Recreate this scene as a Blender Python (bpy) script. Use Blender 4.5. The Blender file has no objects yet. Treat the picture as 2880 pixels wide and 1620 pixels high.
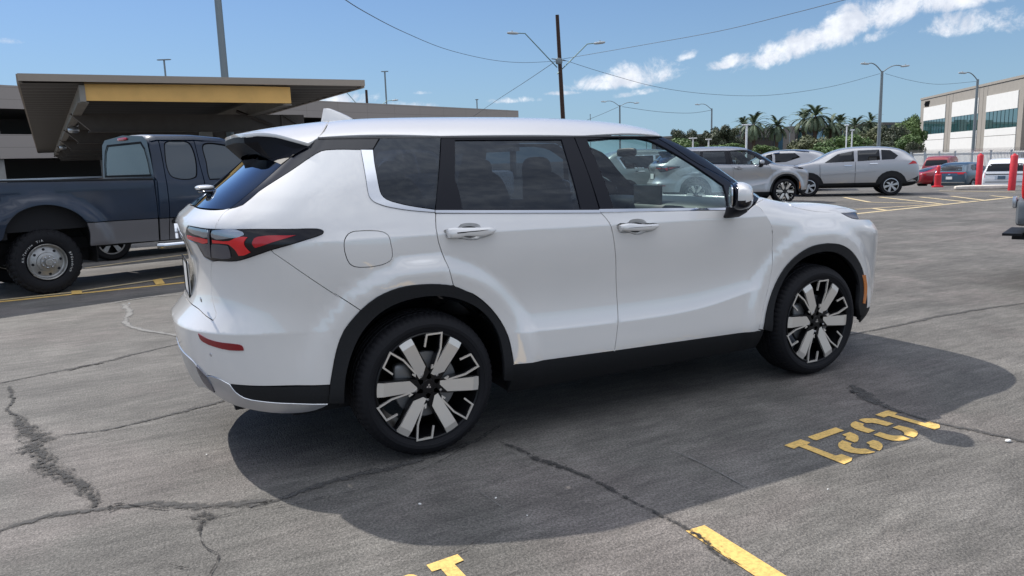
import bpy, bmesh, math, random, bisect
import numpy as np
from mathutils import Vector, Matrix, Quaternion
from mathutils.geometry import delaunay_2d_cdt
random.seed(7)
R = math.radians
scene = bpy.context.scene
# ------------------------------------------------------------------ camera
CAMF, PITCH, ROLL, YAW = 1895.696/2576, .16543, -.0318062, .45954666
CAM = Vector((-1.225935, -3.441554, 1.458797))
_f = Vector((math.sin(YAW)*math.cos(PITCH), math.cos(YAW)*math.cos(PITCH), -math.sin(PITCH)))
_r = Vector((math.cos(YAW), -math.sin(YAW), 0)); _u = _r.cross(_f)
_r2 = math.cos(ROLL)*_r+math.sin(ROLL)*_u; _u2 = -math.sin(ROLL)*_r+math.cos(ROLL)*_u
cd = bpy.data.cameras.new('camera'); cam = bpy.data.objects.new('camera', cd); scene.collection.objects.link(cam)
cd.sensor_width = 36; cd.lens = 36*CAMF; cd.clip_start = .05; cd.clip_end = 4000
cam.matrix_world = Matrix(((_r2.x, _u2.x, -_f.x, CAM.x), (_r2.y, _u2.y, -_f.y, CAM.y), (_r2.z, _u2.z, -_f.z, CAM.z), (0, 0, 0, 1)))
scene.camera = cam
def ray(px, py):                       # direction through a point of the 2880 x 1620 photograph
    return _f+_r2*((px-1440)/(CAMF*2880))-_u2*((py-810)/(CAMF*2880))
# ------------------------------------------------------------------ sky, sun, exposure
SUN = Vector((-.38, .84, 1.0)).normalized()
SUN_EL = math.asin(SUN.z); SUN_AZ = math.atan2(SUN.x, SUN.y)
scene.view_settings.view_transform = 'Standard'; scene.view_settings.look = 'None'
scene.view_settings.exposure = 0.35; scene.view_settings.gamma = 1.0
world = bpy.data.worlds.new('World'); scene.world = world; world.use_nodes = True
wt = world.node_tree; wt.nodes.clear()
def build_world():
    N, Lk = wt.nodes, wt.links
    out = N.new('ShaderNodeOutputWorld'); bg = N.new('ShaderNodeBackground'); bg.inputs['Strength'].default_value = .09
    sky = N.new('ShaderNodeTexSky'); sky.sky_type = 'NISHITA'; sky.sun_disc = False
    sky.sun_elevation = SUN_EL; sky.sun_rotation = SUN_AZ; sky.altitude = 350; sky.air_density = 1.0; sky.dust_density = .5; sky.ozone_density = 2.5
    tc = N.new('ShaderNodeTexCoord')
    sep = N.new('ShaderNodeSeparateXYZ'); Lk.new(tc.outputs['Generated'], sep.inputs[0])
    def mth(op, a, b=None, c=None, cl=False):
        n = N.new('ShaderNodeMath'); n.operation = op; n.use_clamp = cl
        for i, v in enumerate((a, b, c)):
            if v is None: continue
            if isinstance(v, (int, float)): n.inputs[i].default_value = v
            else: Lk.new(v, n.inputs[i])
        return n.outputs[0]
    def ss(v, a, b):
        n = N.new('ShaderNodeMapRange'); n.interpolation_type = 'SMOOTHSTEP'; Lk.new(v, n.inputs[0])
        for i, k in ((1, a), (2, b), (3, 0.), (4, 1.)): n.inputs[i].default_value = k
        return n.outputs[0]
    x, y, z = sep.outputs
    az = mth('ARCTAN2', x, y); rr = mth('SQRT', mth('ADD', mth('MULTIPLY', x, x), mth('MULTIPLY', y, y))); el = mth('ARCTAN2', z, rr)
    # cloud plane: project the direction on a high layer
    iz = mth('DIVIDE', 1.0, mth('MAXIMUM', mth('ADD', z, .06), .02))
    cmb = N.new('ShaderNodeCombineXYZ'); Lk.new(mth('MULTIPLY', x, iz), cmb.inputs[0]); Lk.new(mth('MULTIPLY', y, iz), cmb.inputs[1])
    def noise(vec, sc, det, rough=.6, dist=0.):
        n = N.new('ShaderNodeTexNoise'); n.inputs['Scale'].default_value = sc; n.inputs['Detail'].default_value = det
        n.inputs['Roughness'].default_value = rough; n.inputs['Distortion'].default_value = dist
        Lk.new(vec, n.inputs['Vector']); return n.outputs['Fac']
    # 1. broken cloud sheet behind the viewer, with unseen overhead cloud added as fill
    mp = N.new('ShaderNodeMapping'); mp.inputs['Scale'].default_value = (.7, 1.25, 1); Lk.new(cmb.outputs[0], mp.inputs[0])
    n1 = noise(mp.outputs[0], 1.15, 8, .62, .4)
    back = mth('MULTIPLY', ss(mth('MULTIPLY', y, -1.), -.35, .12), ss(el, .02, .10)); over = ss(el, .80, 1.15)  # over: overhead cloud out of view, added to lift the shadows
    c1 = mth('MAXIMUM', mth('MULTIPLY', mth('ADD', .28, mth('MULTIPLY', mth('MULTIPLY', ss(n1, .36, .62), .6), ss(el, .12, .5))), back), mth('MULTIPLY', ss(n1, .30, .50), over))
    # 2. the diagonal bank of small cumulus ahead on the right and the low wisps: patches given by azimuth and elevation
    ang = N.new('ShaderNodeCombineXYZ'); Lk.new(az, ang.inputs[0]); Lk.new(el, ang.inputs[1])
    nb = noise(ang.outputs[0], 24., 10, .70, .35); nw = noise(ang.outputs[0], 6., 5, .55, .3)
    total = None
    for (a0, e0, sa, se, slope, w) in CLOUDS:
        da = mth('SUBTRACT', az, a0); de = mth('SUBTRACT', mth('SUBTRACT', el, e0), mth('MULTIPLY', da, slope))
        # flat undersides: fall off faster below than above
        dn = mth('MULTIPLY', mth('MINIMUM', de, 0.), 1.7/se); up = mth('MULTIPLY', mth('MAXIMUM', de, 0.), 1./se)
        q = mth('ADD', mth('POWER', mth('ABSOLUTE', mth('DIVIDE', da, sa)), 2.), mth('ADD', mth('MULTIPLY', dn, dn), mth('MULTIPLY', up, up)))
        m = mth('MULTIPLY', mth('SUBTRACT', 1., q), w)
        total = m if total is None else mth('MAXIMUM', total, m)
    tot = mth('ADD', mth('MULTIPLY', mth('MAXIMUM', total, -1.), .42), mth('ADD', mth('MULTIPLY', mth('SUBTRACT', nb, .5), 2.1), mth('MULTIPLY', mth('SUBTRACT', nw, .5), .7)))
    c2 = mth('MULTIPLY', ss(tot, .0, .62), mth('GREATER_THAN', total, -1.3))
    # pale blue air towards the horizon
    tint = N.new('ShaderNodeMix'); tint.data_type = 'RGBA'; tint.blend_type = 'MULTIPLY'; tint.inputs['Factor'].default_value = 1; tint.inputs['B'].default_value = (.52, .67, .92, 1); Lk.new(sky.outputs[0], tint.inputs['A'])
    hz = N.new('ShaderNodeMix'); hz.data_type = 'RGBA'; hz.inputs['B'].default_value = (3.1, 4.75, 6.1, 1); Lk.new(tint.outputs['Result'], hz.inputs['A'])
    Lk.new(mth('MULTIPLY', mth('POWER', 2.718, mth('MULTIPLY', mth('MAXIMUM', el, 0.), -5.2)), .95), hz.inputs['Factor'])
    # 3. a veil of thin cloud low over the horizon
    cov = mth('MAXIMUM', mth('MULTIPLY', c1, .9), mth('MULTIPLY', c2, .92), cl=True)
    mixn = N.new('ShaderNodeMix'); mixn.data_type = 'RGBA'
    Lk.new(cov, mixn.inputs['Factor']); Lk.new(hz.outputs['Result'], mixn.inputs['A'])
    # cloud tone: whiter and greyer parts mixed by noise
    shade = N.new('ShaderNodeMix'); shade.data_type = 'RGBA'
    Lk.new(ss(noise(ang.outputs[0], 30., 6, .6), .35, .7), shade.inputs['Factor'])
    shade.inputs['A'].default_value = (6.6, 7.0, 7.9, 1); shade.inputs['B'].default_value = (9.6, 9.8, 10.2, 1)
    hi = N.new('ShaderNodeMix'); hi.data_type = 'RGBA'; hi.blend_type = 'MULTIPLY'; hi.inputs['Factor'].default_value = 1; Lk.new(shade.outputs['Result'], hi.inputs['A'])
    Lk.new(mth('ADD', mth('ADD', 1., mth('MULTIPLY', back, .55)), mth('MULTIPLY', over, .85)), hi.inputs['B']); Lk.new(hi.outputs['Result'], mixn.inputs['B'])  # clouds behind and overhead made brighter to add fill and reflections
    Lk.new(mixn.outputs['Result'], bg.inputs['Color']); Lk.new(bg.outputs[0], out.inputs[0])
def azel(px, py):
    d = ray(px, py).normalized(); return math.atan2(d.x, d.y), math.asin(d.z)
CLOUDS = []
for (px, py, wpx, hpx, sl, w) in ((1590, 262, 60, 9, .0, .8), (1700, 238, 130, 30, .05, 1.1), (1810, 215, 120, 55, .12, 1.35), (1925, 160, 40, 24, .3, .75), (1800, 262, 70, 14, .1, .8),
        (2090, 172, 110, 26, .15, 1.15), (2230, 140, 165, 56, .26, 1.4), (2380, 80, 125, 80, .45, 1.4), (2360, 110, 40, 30, .5, .8), (2520, 30, 160, 75, .2, 1.2), (2650, 5, 190, 55, .0, 1.15),
        (2740, 72, 190, 48, -.02, 1.0), (2860, 60, 60, 20, .0, .5), (2450, 110, 50, 20, .2, .6), (930, 285, 150, 26, 0., .95), (1120, 300, 120, 18, 0., .8), (1440, 283, 70, 12, 0., .75), (20, 117, 60, 12, 0., .6),
        (700, 330, 260, 30, 0, .6), (1180, 262, 40, 7, 0., .6)):
    a0, e0 = azel(px, py); a1, _ = azel(px+wpx, py); _, e1 = azel(px, py-hpx)
    CLOUDS.append((a0, e0, abs(a1-a0), abs(e1-e0), sl, w))
build_world()
sd = bpy.data.lights.new('sun', 'SUN'); sd.energy = 4.0; sd.angle = R(.53); sd.color = (1, .955, .89)
sun = bpy.data.objects.new('sun', sd); scene.collection.objects.link(sun); sun.location = SUN*60
sun.rotation_euler = SUN.to_track_quat('Z', 'Y').to_euler()
# ------------------------------------------------------------------ materials
def mat(name, col, rough=.5, metal=0., coat=0., spec=.5, **k):
    m = bpy.data.materials.new(name); m.use_nodes = True; b = m.node_tree.nodes['Principled BSDF']
    b.inputs['Base Color'].default_value = (*col, 1); b.inputs['Roughness'].default_value = rough
    b.inputs['Metallic'].default_value = metal; b.inputs['Coat Weight'].default_value = coat
    b.inputs['Coat Roughness'].default_value = k.get('cr', .02); b.inputs['Specular IOR Level'].default_value = spec
    if 'ior' in k: b.inputs['Coat IOR'].default_value = k['ior']
    if 'emit' in k: b.inputs['Emission Color'].default_value = (*col, 1); b.inputs['Emission Strength'].default_value = k['emit']
    if 'var' in k:                      # uneven colour, roughness and bump from noise
        sc, amt, bump = k['var']; t = m.node_tree; N = t.nodes
        tc = N.new('ShaderNodeTexCoord'); nz = N.new('ShaderNodeTexNoise'); nz.inputs['Scale'].default_value = sc; nz.inputs['Detail'].default_value = 6
        t.links.new(tc.outputs['Object'], nz.inputs['Vector'])
        mr = N.new('ShaderNodeMapRange'); mr.inputs[1].default_value = .3; mr.inputs[2].default_value = .7; mr.inputs[3].default_value = 1-amt; mr.inputs[4].default_value = 1+amt
        t.links.new(nz.outputs[0], mr.inputs[0])
        mx = N.new('ShaderNodeMix'); mx.data_type = 'RGBA'; mx.blend_type = 'MULTIPLY'; mx.inputs['Factor'].default_value = 1
        mx.inputs['A'].default_value = (*col, 1); t.links.new(mr.outputs[0], mx.inputs['B']); t.links.new(mx.outputs['Result'], b.inputs['Base Color'])
        if bump:
            bp = N.new('ShaderNodeBump'); bp.inputs['Strength'].default_value = bump; bp.inputs['Distance'].default_value = k.get('bd', .005)
            t.links.new(nz.outputs[0], bp.inputs['Height']); t.links.new(bp.outputs[0], b.inputs['Normal'])
    return m
def glass(name, tint, ior=1.5, refl=1.0, rough=0.):
    m = bpy.data.materials.new(name); m.use_nodes = True; t = m.node_tree; t.nodes.clear(); N = t.nodes
    o = N.new('ShaderNodeOutputMaterial'); mx = N.new('ShaderNodeMixShader'); tr = N.new('ShaderNodeBsdfTransparent'); gl = N.new('ShaderNodeBsdfGlossy')
    tr.inputs['Color'].default_value = (*tint, 1); gl.inputs['Roughness'].default_value = rough; gl.inputs['Color'].default_value = (.78, .87, 1, 1)
    # Schlick reflectance of a thin pane, the same seen from inside and outside
    geo = N.new('ShaderNodeNewGeometry'); dt = N.new('ShaderNodeVectorMath'); dt.operation = 'DOT_PRODUCT'; t.links.new(geo.outputs['Normal'], dt.inputs[0]); t.links.new(geo.outputs['Incoming'], dt.inputs[1])
    def m_(op, a, b=None):
        n = N.new('ShaderNodeMath'); n.operation = op; n.use_clamp = op != 'ABSOLUTE'
        for i, v in enumerate((a, b)):
            if v is None: continue
            if isinstance(v, (int, float)): n.inputs[i].default_value = v
            else: t.links.new(v, n.inputs[i])
        return n
    f0 = ((ior-1)/(ior+1))**2; c5 = m_('POWER', m_('SUBTRACT', 1., m_('ABSOLUTE', dt.outputs['Value']).outputs[0]).outputs[0], 5.)
    mu = m_('MULTIPLY', m_('ADD', m_('MULTIPLY', c5.outputs[0], 1-f0).outputs[0], f0).outputs[0], refl)
    t.links.new(mu.outputs[0], mx.inputs[0]); t.links.new(tr.outputs[0], mx.inputs[1]); t.links.new(gl.outputs[0], mx.inputs[2]); t.links.new(mx.outputs[0], o.inputs[0])
    return m
M = {}
M['white'] = mat('white_pearl_paint', (.70, .682, .655), .30, coat=1.0, cr=.035, ior=2.0, var=(1.6, .015, 0))
M['gloss_black'] = mat('gloss_black', (.006, .007, .012), .12, spec=.5)
M['satin_black'] = mat('satin_black_film', (.007, .008, .013), .45, spec=.2)
M['deep_black'] = mat('deep_black', (.004, .004, .006), .5, spec=.15)
M['clad'] = mat('black_cladding', (.010, .0105, .012), .6, spec=.3, var=(90, .15, .15), bd=.001)
M['dark'] = mat('dark_void', (.008, .008, .01), .8)
M['gap'] = mat('gap_black', (.005, .005, .006), .7, spec=.1)
M['chrome'] = mat('chrome', (.58, .60, .63), .10, metal=1.)
M['silver_trim'] = mat('silver_trim', (.55, .57, .60), .28, metal=.85)
M['machined'] = mat('machined_alloy', (.66, .62, .56), .32, metal=.45)
M['wheel_black'] = mat('wheel_black', (.005, .005, .006), .3, spec=.3)
M['rubber'] = mat('tyre_rubber', (.008, .008, .010), .7, spec=.25, var=(120, .2, .25), bd=.001)
M['disc'] = mat('brake_steel', (.22, .22, .22), .45, metal=.8)
M['red_lens'] = mat('red_lens', (.42, .008, .015), .12, coat=.35)
M['red_lens2'] = mat('bright_red_lens', (.66, .015, .018), .14, coat=.35)
M['dark_lens'] = mat('dark_lens', (.008, .007, .009), .08, spec=.45)
M['clear_lens'] = mat('clear_lens', (.32, .34, .38), .07, metal=.75, coat=1.)
M['grey_lens'] = mat('grey_lens', (.10, .10, .12), .2, metal=.4, coat=.3)
M['amber'] = mat('amber_lens', (.50, .15, .02), .2, coat=.8)
M['glass_front'] = glass('green_tinted_glass', (.70, .80, .78), 1.5, 1.0)
M['glass_dark'] = glass('privacy_glass', (.075, .09, .115), 1.5, 1.2)
M['glass_rear'] = glass('rear_glass', (.05, .055, .07), 1.6, 1.5)
M['seat'] = mat('black_leather', (.02, .02, .022), .5)
M['dash'] = mat('dash_plastic', (.035, .037, .04), .55)
M['screen'] = mat('screen_glass', (.05, .055, .06), .08, coat=1.)
M['cloth'] = mat('grey_headliner', (.35, .34, .32), .9)
# ------------------------------------------------------------------ surfaces of a car body
# car frame: x forward from the rear axle, y from the near flank to the far one, z up (metres)
def nspline(xs, ys):
    xs = np.array(xs, float); ys = np.array(ys, float); n = len(xs)
    h = np.diff(xs); A = np.zeros((n, n)); b = np.zeros(n); A[0, 0] = A[-1, -1] = 1
    for i in range(1, n-1):
        A[i, i-1] = h[i-1]; A[i, i] = 2*(h[i-1]+h[i]); A[i, i+1] = h[i]
        b[i] = 3*((ys[i+1]-ys[i])/h[i]-(ys[i]-ys[i-1])/h[i-1])
    c = np.linalg.solve(A, b); X = [float(v) for v in xs]; Y = [float(v) for v in ys]
    B = [float((ys[i+1]-ys[i])/h[i]-h[i]*(2*c[i]+c[i+1])/3) for i in range(n-1)]
    D = [float((c[i+1]-c[i])/(3*h[i])) for i in range(n-1)]; c = [float(v) for v in c]
    def f(x):
        if x <= X[0]: return Y[0]+B[0]*(x-X[0])
        if x >= X[-1]:
            d = X[-1]-X[-2]; s = B[-1]+2*c[-2]*d+3*D[-1]*d*d
            return Y[-1]+s*(x-X[-1])
        i = bisect.bisect_right(X, x)-1; d = x-X[i]
        return Y[i]+d*(B[i]+d*(c[i]+d*D[i]))
    return f
def lin(xs, ys):
    def f(x):
        if x <= xs[0]: return ys[0]
        if x >= xs[-1]: return ys[-1]
        i = bisect.bisect_right(xs, x)-1; t = (x-xs[i])/(xs[i+1]-xs[i])
        return ys[i]+t*(ys[i+1]-ys[i])
    return f
def sst(a, b, x):
    t = max(0., min(1., (x-a)/(b-a))); return t*t*(3-2*t)
class Body:
    """rounded-box car body; P(u, v, mode) gives a point: u runs along the flank (= x) and on round the
    corners as an angle, v is the height; mode B = body and cabin, F = front fender and bonnet, R = roof"""
    YC = .925; XR = -.15; XF = 2.75; XG = 1.0; WB = 2.706; ARCH = (.53, .66, .026)
    flank0 = staticmethod(nspline([.20,.26,.32,.38,.45,.60,.75,.90,1.02,1.08,1.14,1.20,1.25,1.32,1.45,1.60],
                    [.115,.075,.045,.030,.028,.034,.031,.012,.001,.000,.014,.040,.065,.098,.170,.265]))
    flow = staticmethod(nspline([.20,.26,.32,.38,.45,.60,.75,.90,1.02,1.115], [.115,.075,.045,.030,.028,.034,.031,.012,.001,.001]))
    fhigh = staticmethod(nspline([1.095,1.15,1.20,1.25,1.32,1.45,1.60], [-.002,.021,.043,.065,.098,.170,.265]))
    zcr = staticmethod(nspline([.3,.6,1.2,1.8,2.2,2.5], [.590,.572,.555,.575,.64,.68]))
    def zup(s, x): return 1.122-.0165*x
    def flank(s, v, x=0.):
        k = sst(-.65, .05, x)*(1-sst(2.15, 2.6, x)); f = s.flank0(v)
        if k > 0:
            zu = s.zup(x)-1.1; f = f*(1-k)+k*max(s.flow(min(v, 1.16)), s.fhigh(v-zu) if v > 1.05 else -9)
        k = sst(.42, .62, x)*(1-sst(2.08, 2.26, x))
        if k > 0 and v < 1.1:
            zc = s.zcr(x); g = math.exp(-(v-zc)/.085) if v > zc else 1-(zc-v)*.5
            f -= .030*k*g
        return f
    rlow = staticmethod(nspline([.22,.30,.38,.48,.60,.70,.80], [-.90,-.985,-1.04,-1.072,-1.092,-1.102,-1.108]))
    rhigh = staticmethod(nspline([.66,.70,.74,.78,.82,.90,1.0,1.08,1.16,1.23,1.285,1.33,1.45,1.62], [-1.145,-1.108,-1.072,-1.040,-1.014,-.99,-.985,-1.0,-1.03,-1.02,-.955,-.90,-.74,-.53]))
    def rear(s, v): return s.rlow(v) if v < .66 else max(s.rlow(min(v, .8)), s.rhigh(v)) if v < .8 else s.rhigh(v)
    front = staticmethod(nspline([.20,.30,.42,.60,.80,.92,1.0,1.1], [3.48,3.56,3.62,3.655,3.66,3.64,3.60,3.5]))
    wind = staticmethod(nspline([1.0,1.18,1.28,1.395,1.512,1.59,1.7], [3.0,2.70,2.53,2.34,2.12,1.92,1.60]))
    zs = staticmethod(nspline([1.9,2.3,2.6,2.9,3.2,3.5,3.8,4.3], [1.15,1.135,1.075,1.055,1.03,.985,.965,.96]))
    nr = staticmethod(lin([.3,.7,1.2,1.6], [2.7,2.7,2.9,3.2]))
    ng = staticmethod(lin([1.1,1.6], [3., 3.])); NF = 3.4
    rz = staticmethod(nspline([-.80,-.6,-.4,-.2,.2,.7,1.1,1.4,1.7,2.0], [1.630,1.668,1.694,1.712,1.724,1.725,1.717,1.700,1.660,1.58]))
    RB = .655; RK = .118; HOOD = .075
    def bump(s, x, z):
        d = 0
        a, b, h = s.ARCH
        for cx in (0, s.WB):
            r = math.hypot(x-cx, z-.37)
            d += -h*(1-sst(a+.03, b, r))*sst(.1, .4, z)*(sst(-.80, -.35, x) if cx == 0 else 1.)
        # lower door scallop fades toward both ends
        return d
    def P(s, u, v, m='B'):
        if m == 'R':
            q = min(1.2, abs(v-s.YC)/s.RB)
            return (u, v, s.rz(u)-s.RK*q**4.2)
        if m == 'F':
            zs = s.zs(u); vv = min(v, zs); e = max(0., v-zs); h = s.HOOD
            W = s.YC-s.flank(min(vv, 1.05), u)-.05*max(0., (vv-(zs-.13))/.13)**2.2
            z = vv+h*(1-math.exp(-e*1.1/h))
            b = W-e; a = s.front(vv)-s.XF-e*1.0-.05*max(0., (vv-(zs-.13))/.13)**2.2; xc = s.XF; n = s.NF
            if e > 0: n = s.NF+e*1.5
            if b < .004: b = .004
            if a < .004: a = .004
            fr = 1
        else:
            W = s.YC-s.flank(v, max(u, s.XR)); z = v; b = W
            if u < s.XR+.001: a = s.XR-s.rear(v); xc = s.XR; n = s.nr(v); fr = -1
            elif m == 'B': return s._flat(u, W, z)
            else: xc = s.XG; a = s.wind(v)-xc; n = s.ng(v); fr = 1
        if (fr > 0 and u <= xc) or (fr < 0 and u >= xc):
            x = u; y = s.YC-b
        else:
            t = abs(u-xc); c = abs(math.cos(t)); k = abs(math.sin(t))
            r = ((c/b)**n+(k/a)**n)**(-1./n)
            y = s.YC-r*math.cos(t); x = xc+fr*r*math.sin(t)
        if z < 1.0: y += s.bump(x, z)*max(0., min(1., (s.YC-y)/.4))
        return (x, y, z)
    def _flat(s, u, W, z):
        y = s.YC-W
        if z < 1.0: y += s.bump(u, z)
        return (u, y, z)
    def PN(s, u, v, m='B', off=0.):
        e = .004
        p = s.P(u, v, m); a = s.P(u+e, v, m); b = s.P(u-e, v, m); c = s.P(u, v+e, m); d = s.P(u, v-e, m)
        ux, uy, uz = a[0]-b[0], a[1]-b[1], a[2]-b[2]; vx, vy, vz = c[0]-d[0], c[1]-d[1], c[2]-d[2]
        n = (uy*vz-uz*vy, uz*vx-ux*vz, ux*vy-uy*vx); l = math.sqrt(n[0]**2+n[1]**2+n[2]**2) or 1.
        n = (n[0]/l, n[1]/l, n[2]/l)
        return (p[0]+n[0]*off, p[1]+n[1]*off, p[2]+n[2]*off), n
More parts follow.
